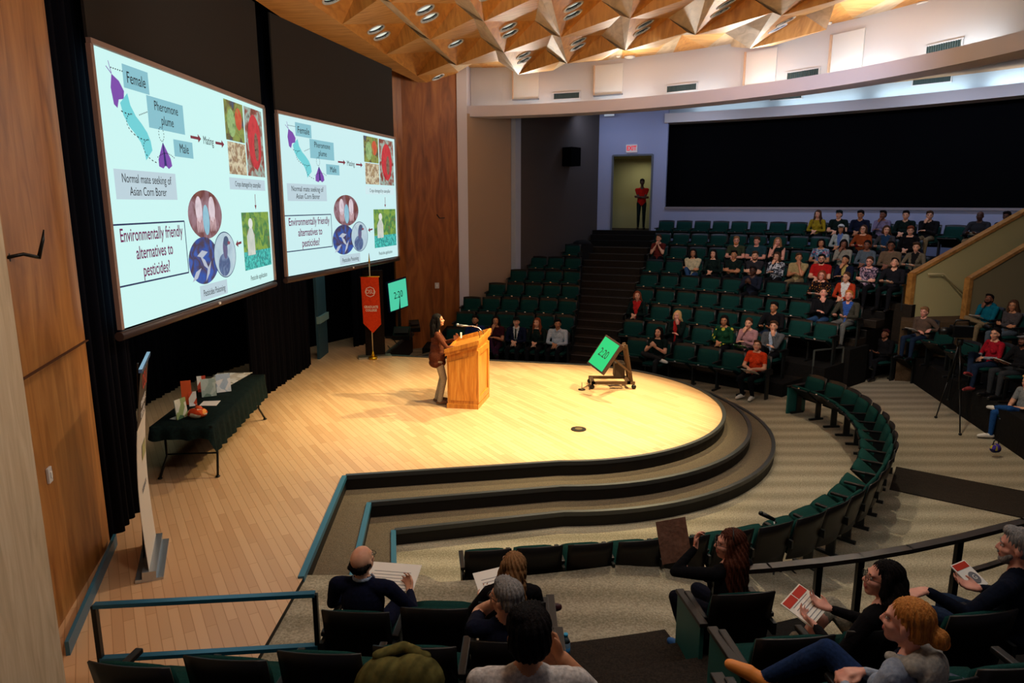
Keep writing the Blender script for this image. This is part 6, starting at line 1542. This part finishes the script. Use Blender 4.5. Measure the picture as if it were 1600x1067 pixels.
# ---------------- near people
def P_(px, py, zf, **k):
    sc = k.get('scale', 1.0); tgt = k.pop('tgt', (0, 12)); dy = k.pop('dyaw', 0)
    at, yw = head_at(px, py, zf, sc, 1.085 - k.get('slump', 0), tgt, .16 + k.get('lean', 0)); k['at'] = at; k['yaw'] = yw + dy; k.setdefault('vox', .008)
    return person(k)
suit, _ = P_(567, 876, .55, skin='light', hair='ring', haircol='black', glasses=1, top=F_('suitnavy', '10142c', wr=.3), collar=F_('shirtpale', '9aa8c0'), pants=F_('suitnavy', '10142c'), head=(-.25, -.25), shoulder=.20, scale=.95,
    pose=[((-.16, .46, .66), (.4, .8, .1), (.3, .1, .9), .5), ((.26, .46, .68), (-.3, .9, .3), (-.6, .1, .6), .7)], label='balding man in a navy suit and glasses seen from behind, reading papers')
lw, _ = P_(800, 885, .55, sex='f', skin='light', hair='wavy', haircol='light', hairlen=.32, top=F_('blackcoat', '121013'), pants=BLACKT, legs='figure4R', shoes=mat('shoe_maroon', '3a1c20', .3), head=(.5, -.3), scale=.95,
    pose=[((-.24, .40, .66), (.3, .8, .2), (.3, .1, .9), .5), ((.05, .42, .64), (-.4, .8, .1), (-.3, .1, .9), .5)], label='woman with long light brown hair from behind, open notebook on her lap')
gh, _ = P_(790, 935, .85, skin='light', hair='short', haircol='grey', top=F_('navycoat', '101428'), sleeve='short', pants=F_('navytrouser', '10163a'), glasses=1, head=(.9, 0), scale=.93, bulk=.9,
    pose=[((-.07, .25, 1.0), (.3, .2, 1), (.4, -1, .1), .9), ((.02, .3, .68), (-1, .2, 0), (0, 0, -1), .5)], label='grey haired person in navy resting the chin on a bare forearm')
ws, _ = P_(825, 995, 1.3, skin='tan', hair='thick', haircol='black', top=F_('whitetee', 'c4bcb8', wr=.4), sleeve='short', pants=F_('charcoal', '28282a'), head=(.1, -.1), shoulder=.20, vox=.007, scale=.97,
    pose=[((.02, .34, .80), (.8, .4, .3), (0, -1, .3), .8), ((.14, .34, .88), (-.4, .3, .8), (-.6, -.6, .1), 1.0)], label='man with thick dark hair in a white tee at the bottom edge, hands folded')
cw, _ = P_(1146, 850, .55, sex='f', skin='pink', hair='wavy', haircol='chestnut', hairlen=.46, band=1, glasses=1, top=F_('blackknit', '0e0e12'), pants=F_('navyblack', '0e1020'), shoes=mat('shoe_blue', '2a5a98', .5), head=(.9, -.05), scale=.97, dyaw=.25, legs='tuck',
    pose=[((-.16, .34, 1.02), (.3, .3, .9), (.5, -.8, .2), .8), ((-.04, .38, .72), (-.8, .5, .3), (0, .2, .9), .5)], label='woman with very long auburn hair holding a clipboard upright')
dw, _ = P_(1388, 903, .85, sex='f', skin='pink', hair='bob', haircol='black', hairlen=.18, glasses=1, top=F_('blackcoat', '121013'), pants=F_('beigetrouser', '8f8878'), pantlen=.5, legs='figure4', shoes=SH_T, head=(.75, -.15), scale=.97, dyaw=.35,
    pose=[((-.22, .42, .72), (.2, .9, .2), (.4, .1, .8), .5), ((.0, .46, .74), (-.5, .8, .3), (-.3, .1, .9), .5)], label='dark bob haired woman reading a red headed programme')
rm, _ = P_(1596, 852, .85, skin='pink', hair='short', haircol='grey', beard=1, beardcol='grey', top=F_('navyshirt', '0e1424'), pants=JEAND, head=(.3, 0), lean=.05, dyaw=.3, shoulder=.21,
    pose=[((-.50, .52, .84), (-.9, .5, -.15), (0, 0, -1), .35), ((.1, .4, .68), (-.4, .8, .1), (-.3, .1, .9), .5)], ehint=[(-.3, -.4, -1), (.8, -.35, -.8)], label='grey bearded man in a navy shirt stretching his arm along the row')
bw, _ = P_(1432, 968, 1.22, sex='f', skin='pink', hair='bun', haircol='ginger', top=F_('palehoodie', '7a8498', '8f98a8'), sleevem=F_('palehoodie2', '9aa2b0', '848c9c'), inner=F_('navyvest', '1a2238'), hood=F_('palehoodie3', 'a8a49c', '8f8c88'), pants=F_('jeansblue', '1e3158', '182848'), shoes=SH_O, sole=mat('sole_orange', 'f0b070', .6), legs='cross', head=(.2, -.05), vox=.007, scale=.95, dyaw=.45,
    ank=[(-.12, .62, .09), (-.04, .80, .44)], khint=[(-.05, .6, 1), (.1, .1, 1)],
    pose=[((-.10, .36, .70), (.8, .5, 0), (0, -.2, -1), .6), ((.02, .34, .72), (-.8, .5, 0), (0, -.2, -1), .6)], label='woman with a ginger blonde bun and pale hoodie, orange shoe on her knee')
lg, _ = P_(1700, 955, 1.3, skin='light', hair='short', haircol='brown', top=F_('greytee', '6a6c70'), pants=F_('greyjeans', '4c5464', '3e4656'), legs='figure4R', dyaw=.7, ank=[(.10, .62, .12), (.14, .60, .12)], pose='lap', label='person at the right edge of whom mostly faded grey jeans show')
# ---------------- middle bank people and seats
MID = [
 (1383, 522, 0.0, dict(skin='brown', hair='short', haircol='black', cap=(F_('darkred', '3a1418'), F_('darkred', '3a1418')), top=F_('blackparka', '141316'), pose='read', legs='cross', shoes=SH_B, head=(.1, -.4)), 'man in black clothes and dark cap beside the side aisle', .0),
 (1444, 488, .6, dict(skin='pink', hair='short', haircol='light', top=F_('mochasweater', '5e4c3e', '50403a'), bulk=1.12, pants=JEAND, pose=[((-.30, .30, .74), (-.3, 1, -.1), (0, 0, -1), .4), ((-.02, .3, .66), (-1, .3, 0), (0, 0, -1), .5)], head=(.25, 0)), 'man in a brown knitted sweater looking toward the stage', 0),
 (1555, 522, .6, dict(sex='f', skin='light', hair='pony', haircol='black', top=F_('redvest', 'a01828'), sleevem=F_('greysleeve', '8a929c'), pants=JEAND, legs='cross', shoes=mat('shoe_red', '9a3a3a', .5), pose='lap', head=(.35, 0)), 'person in a red vest with pale grey sleeves behind the video camera', 0),
 (1600, 532, .6, dict(skin='brown', hair='short', haircol='black', beard=1, cap=(F_('greycap', '6a6c74'), F_('greycap', '6a6c74')), top=F_('blackjacket', '18181c'), pants=F_('greydark', '34363a'), shoes=SH_B, pose='read', head=(.2, -.1)), 'bearded man in a grey cap at the right edge beside the red vest', 0),
 (1545, 468, .9, dict(skin='brown', hair='short', haircol='black', beard=1, top=F_('teal', '0e6478', '0a5468'), hood=F_('teal', '0e6478'), bulk=1.1, pants=KHAKI, pose='chin', legs='figure4', head=(.3, -.35)), 'man in a teal hoodie bowing his head onto his fist', 0),
 (1583, 478, .9, dict(sex='f', skin='tan', hair='wavy', haircol='brown', top=F_('greyknit', '4a4446', '383436'), pants=F_('greyblue', '56626e'), pose='crossed', head=(.35, 0)), 'curly haired woman in a grey jacket next to the teal hoodie', 0),
 (1606, 597, 0.0, dict(skin='light', hair='short', haircol='blonde', top=F_('heather', '7e8284'), sleeve='short', pants=F_('denim', '1e4a84', '183a6c'), shoes=SH_W, legs='figure4R', pose='lap', head=(.3, 0)), 'man in a grey tee and blue jeans, white sneaker on his knee', 0),
]
MP = []
for px, py, zf, sp, lb, dy in MID:
    at, yw = head_at(px, py, zf, .97, tgt=(0, 11.6)); sp.update(at=at, yaw=yw + dy, label=lb, scale=.97, vox=.011); o, _ = person(sp); MP.append(o)
    seat('down', at, yw, 'green seat taken by the ' + short(lb), 'middle bank seats', left_end=True)
for px, py, zt_, zf, kd, lb in ((1423, 538, .85, 0, 'half', 'empty green seat beside the man in black at the side aisle'), (1478, 513, 1.45, .6, 'half', 'empty green seat between the brown sweater and the video camera'), (1518, 528, 1.45, .6, 'half', 'empty green seat just behind the video camera')):
    p = atz(px, py, zt_); seat(kd, (p.x, p.y, zf), yaw_to(p, (0, 11.6)), lb, 'middle bank seats', left_end=True)
# ---------------- the speaker and the man in the doorway
sp_at = atz(690, 630, ZS)
spk, _ = person(dict(stand=1, sex='f', skin='tan', hair='long', haircol='black', hairlen=.30, top=F_('leather', '4a2416', '5c3020', wr=.6), inner=F_('blouse', '1c1416'), vwidth=.04, pants=F_('cream_trouser', 'a89a84', '94866f'), shoes=SH_T, scale=.93, vox=.0075, flare=1, legw=1.05,
    head=(0, -.12), lean=.02, pose=[((-.10, .34, 1.22), (.3, .6, .9), (.6, -.2, .2), .5), ((.14, .40, 1.10), (-.3, .9, .1), (0, .1, -1), .3)],
    at=(sp_at.x - .06, sp_at.y, ZS), yaw=-PI / 2 + .12, label='woman with long black hair in a brown leather jacket speaking at the lectern'))
# long jacket hem
me2 = shape_mesh([('e', (0, .0, .92), (.19, .165, .18), None), ('e', (0, .0, .80), (.19, .165, .10), None), ('e', (0, -.0, 1.08), (.165, .13, .15), None)], .012, 3); me2.materials.clear(); me2.materials.append(F_('leather', '4a2416')); me2.name = 'jacket_hem'
h = bpy.data.objects.new('jacket_hem', me2); COL.objects.link(h); h.parent = spk
p = onC1(19.75, 67.25, 3.12); p = aty(1001, 358, 25.35); p.z = 3.12
dm, _ = person(dict(stand=1, skin='dark', hair='short', haircol='black', top=F_('redtee', 'b81c14'), sleeve='short', pants=BLACKT, pose='stand_cross', at=(p.x, p.y, 3.12), yaw=math.atan2(12 - p.y, 0 - p.x) - PI / 2 + .15, vox=.012, label='man in a red tee with folded arms standing in the exit doorway'))
# ---------------- papers and things people hold
R0 = rx(.5)
PROG = pattern('programme', 'floral', ['e2dcd0', 'ddd6c8', 'e8e2d8'], 6)
def page(o, loc, size, rot, m, label, cat='booklet', name='booklet', band=None):
    plain = name == 'clipboard'
    p = wpt(o, loc); e = empty(name, p, 0, label, cat); e.rotation_mode = 'XYZ'; e.rotation_euler = (Matrix.Rotation(o.rotation_euler.z, 3, 'Z') @ rot).to_euler()
    bm = B(); box(bm, (0, 0, 0), (size[0], size[1], .005)); finish('page', bm, m, e)
    bm = B(); n = 6
    for i in range(n): box(bm, (0, -size[1] * .42 + size[1] * .7 * i / n, .0035), (size[0] * .7, .004, .001))
    (bm.free() if plain else finish('print', bm, M_GREYP, e))
    if band:
        for s in (-1, 1):
            bm = B(); box(bm, (s * size[0] * .24, size[1] * .34, .0045), (size[0] * .44, size[1] * .24, .002)); finish('red_band', bm, band, e)
    return e
page(suit, (.05, .60, .66), (.42, .28), rx(.25), M_PAPER, 'white papers on the lap of the man in the navy suit', 'papers', 'paper_sheet')
page(lw, (-.12, .52, .70), (.30, .26), rx(.3) @ rz(.3), M_PAPER, 'open lined notebook on the lap of the long haired woman', 'notebook', 'notebook')
nb = page(cw, (-.22, .50, .98), (.24, .32), rx(1.25) @ ry(-.3), fabric('kraft', '7a5848', '6a4a3c', 30), 'brown pink clipboard held upright by the auburn haired woman', 'clipboard', 'clipboard')
page(dw, (-.12, .54, .74), (.28, .21), rx(.35) @ rz(.2), PROG, 'open programme with two red headings held by the dark bob haired woman', 'programme', 'programme', M_REDP)
e = atz(1514, 898, 1.5); pg = empty('programme', e, .5, 'small programme with red band and dark emblem lying on the seat arm', 'programme'); pg.rotation_euler = (.5, 0, .5)
bm = B(); box(bm, (0, 0, 0), (.17, .2, .006)); finish('page', bm, M_PAPER, pg)
bm = B(); box(bm, (0, .07, .004), (.15, .045, .003)); finish('red_band', bm, M_REDP, pg)
bm = B(); cyl(bm, (.02, -.03, .005), .045, .003, 20); finish('emblem', bm, M_GREYP, pg); text_mesh('G', .05, M_PAPER, 'lettering', pg, (.02, -.03, .008))
for key, m, band, lb in ((('R', 8), M_REDP, None, 'red and white booklet on the lap of the woman in rust orange'),):
    pass
def held(lbl_part, m, label, size=(.2, .15), loc=(0, .50, .70), band=None):
    for k, o in PEOPLE.items():
        if lbl_part in o['label']: return page(o, loc, size, rx(.5), m, label, 'booklet', 'booklet', band)
held('rust orange', pattern('red_booklet', 'stripes', ['b02a34', 'd8ccc8'], 8), 'striped red booklet held by the woman in rust orange')
held('grey cardigan', pattern('blue_booklet', 'stripes', ['8ab0c0', 'b03040'], 6), 'pale blue booklet with a red edge held by the woman in the grey cardigan')
held('stone grey', M_PAPER, 'white leaflet held by the person in the stone grey shirt')
held('orange dots', M_PAPER, 'white leaflet on the lap of the woman in the dotted blouse')
held('bending over papers', M_PAPER, 'papers under the bent head of the person in the dark jacket')
held('pink and dark', M_PAPER, 'folded cream leaflet below the pink patterned top', (.24, .1), (0, .42, .66))
held('bright orange polo', M_PAPER, 'white folder on the knees of the person in the orange polo', (.32, .22), (-.05, .50, .62))
held('slate sweater', M_PAPER, 'white sheet on the lap of the bald man in the slate sweater')
held('pink plaid', pattern('green_flyer', 'floral', ['3a9a4a', 'e0e4d8', '70b060'], 22), 'green and white flyer below the woman in pink plaid', (.3, .2), (0, .5, .64))
for i, m, lb in ((1, M_PAPER, 'open cream programme resting in front of the brown sweater'), (3, M_PAPER, 'small white card held by the bearded man in the grey cap'), (4, M_PAPER, 'white leaflet on the knee of the man in the teal hoodie')):
    page(MP[i], (-.05, .55, .70), (.24, .17), rx(.4), m, lb)
def phone(o, loc, label, rot=rx(1.0)):
    p = wpt(o, loc); bm = B(); box(bm, (0, 0, 0), (.075, .15, .009), bev=.002); q = finish('phone', bm, mat('phone_black', '0c0c10', .2)); q.location = p
    q.rotation_euler = (Matrix.Rotation(o.rotation_euler.z, 3, 'Z') @ rot).to_euler(); tag(q, label, 'phone')
for k, o in PEOPLE.items():
    if 'holding up a phone' in o['label']: phone(o, (0, .42, .84), 'black phone held up by the woman with the white shoes', rx(1.0) @ rz(PI / 2))
    if 'looking at a phone' in o['label']: phone(o, (0, .42, .84), 'dark phone held by the person in the navy checked shirt')
p = wpt(spk, (-.08, .46 * .93, 1.30 * .93)); bm = B(); box(bm, (0, 0, 0), (.03, .05, .10), bev=.006); q = finish('presentation_clicker', bm, M_PAPER); q.location = p; tag(q, 'small white clicker held by the speaker', 'clicker')
# cup by the black sweater, bag on the empty seat
q = atz(1196, 514, 1.02); c = empty('paper_cup', (q.x, q.y, .96), 0, 'tall white paper cup beside the man in the black sweater', 'cup')
bm = B(); cyl(bm, (0, 0, .09), .034, .18, 18, None, 0, .045); finish('cup', bm, M_PAPER, c, False); bm = B(); cyl(bm, (0, 0, .185), .047, .016, 18); finish('lid', bm, M_WHITE, c)
bm = B(); cyl(bm, (0, 0, .1), .0405, .05, 18); finish('sleeve', bm, mat('cup_green', '4a7a5a', .6), c)
def bag(px, py, z, m, label, name='handbag', s=.16):
    p = atz(px, py, z); e = empty(name, p, random.uniform(0, 1), label, 'bag')
    me = shape_mesh([('e', (0, 0, 0), (s, s * .6, s * .8), None), ('e', (s * .5, 0, -s * .2), (s * .6, s * .5, s * .6), None)], .014, 3); me.materials.clear(); me.materials.append(m); me.name = 'body'
    o = bpy.data.objects.new('body', me); COL.objects.link(o); o.parent = e
    bm = B(); tube(bm, [(-s * .6, 0, s * .5), (-s * .4, 0, s * 1.3), (s * .4, 0, s * 1.3), (s * .6, 0, s * .5)], .010, 6); finish('strap', bm, M_BLKMET, e, True); return e
bag(1100, 443, 1.72, pattern('bag_print', 'dots', ['141416', 'c8c8cc'], 30), 'black bag with white flecks on the empty seat below the black clad person')
bag(1017, 492, 1.02, F_('brownbag', '4a2c1c'), 'brown leather bag on the seat beside the woman in the red top')
bag(1104, 522, .72, BLACKT, 'black backpack on the front row seat left of the green sweatshirt', 'backpack')
bag(861, 512, .66, pattern('grey_scarf', 'floral', ['8a8a92', '2a2a3a', 'c0c0c8'], 18), 'navy bag with a pale print behind the auburn haired woman')
bag(1555, 700, .15, pattern('toy_print', 'floral', ['4a3a9a', 'b8a838', '2a2a5a'], 14), 'small purple and yellow bag under the seat of the man in blue jeans', 'handbag', .1)
# quilted olive jacket thrown over the third row
p = atz(625, 1035, 1.62); jc = empty('olive_jacket', (p.x, p.y, 1.38), .15, 'quilted olive jacket thrown over a seat back at the bottom', 'jacket')
ol = fabric('olive_quilt', '6a6236', '544e2a', 20, wr=.6)
t, n, l, b = tree(ol); tcq = mapping(ol, (1, 1, 1), (0, 0, .78)); wq = n.new('ShaderNodeTexWave'); wq.inputs['Scale'].default_value = 6; l.new(tcq.outputs[0], wq.inputs['Vector'])
bump(ol, wq.outputs[0], .5, .02)
me = shape_mesh([('e', (-.1, .0, .12), (.15, .10, .17), ry(.5)), ('e', (.08, -.01, .12), (.16, .10, .17), ry(-.35)), ('c', (-.2, .02, .02), (-.3, .05, -.2), .07, .05), ('c', (.2, 0, .0), (.26, .04, -.22), .07, .05), ('e', (0, -.05, -.1), (.22, .08, .2), None)], .01, 4); me.materials.clear(); me.materials.append(ol); me.name = 'shell'
o = bpy.data.objects.new('shell', me); COL.objects.link(o); o.parent = jc
me = shape_mesh([('c', (-.12, .02, .28), (.02, .05, .30), .03, .03), ('c', (.02, .05, .30), (.14, .01, .26), .03, .03)], .008, 3); me.materials.clear(); me.materials.append(ol); me.name = 'collar'
o = bpy.data.objects.new('collar', me); COL.objects.link(o); o.parent = jc
# water bottle beside the near aisle
p = atz(884, 1004, .95); bt = empty('water_bottle', (p.x, p.y, .80), 0, 'clear water bottle with a blue label on the arm beside the near aisle', 'bottle')
gl = mat('bottle_clear', 'b8d4e0', .08, spec=.6); gl.node_tree.nodes['Principled BSDF'].inputs['Transmission Weight'].default_value = .85
bm = B(); cyl(bm, (0, 0, .08), .032, .16, 18); cyl(bm, (0, 0, .18), .032, .04, 18, None, 0, .014); finish('body', bm, gl, bt, True)
bm = B(); cyl(bm, (0, 0, .09), .0328, .06, 18); finish('label', bm, mat('label_blue', '2a6a9a', .5), bt)
bm = B(); cyl(bm, (0, 0, .212), .015, .022, 14); finish('cap', bm, mat('cap_blue', '2a9ac8', .4), bt)
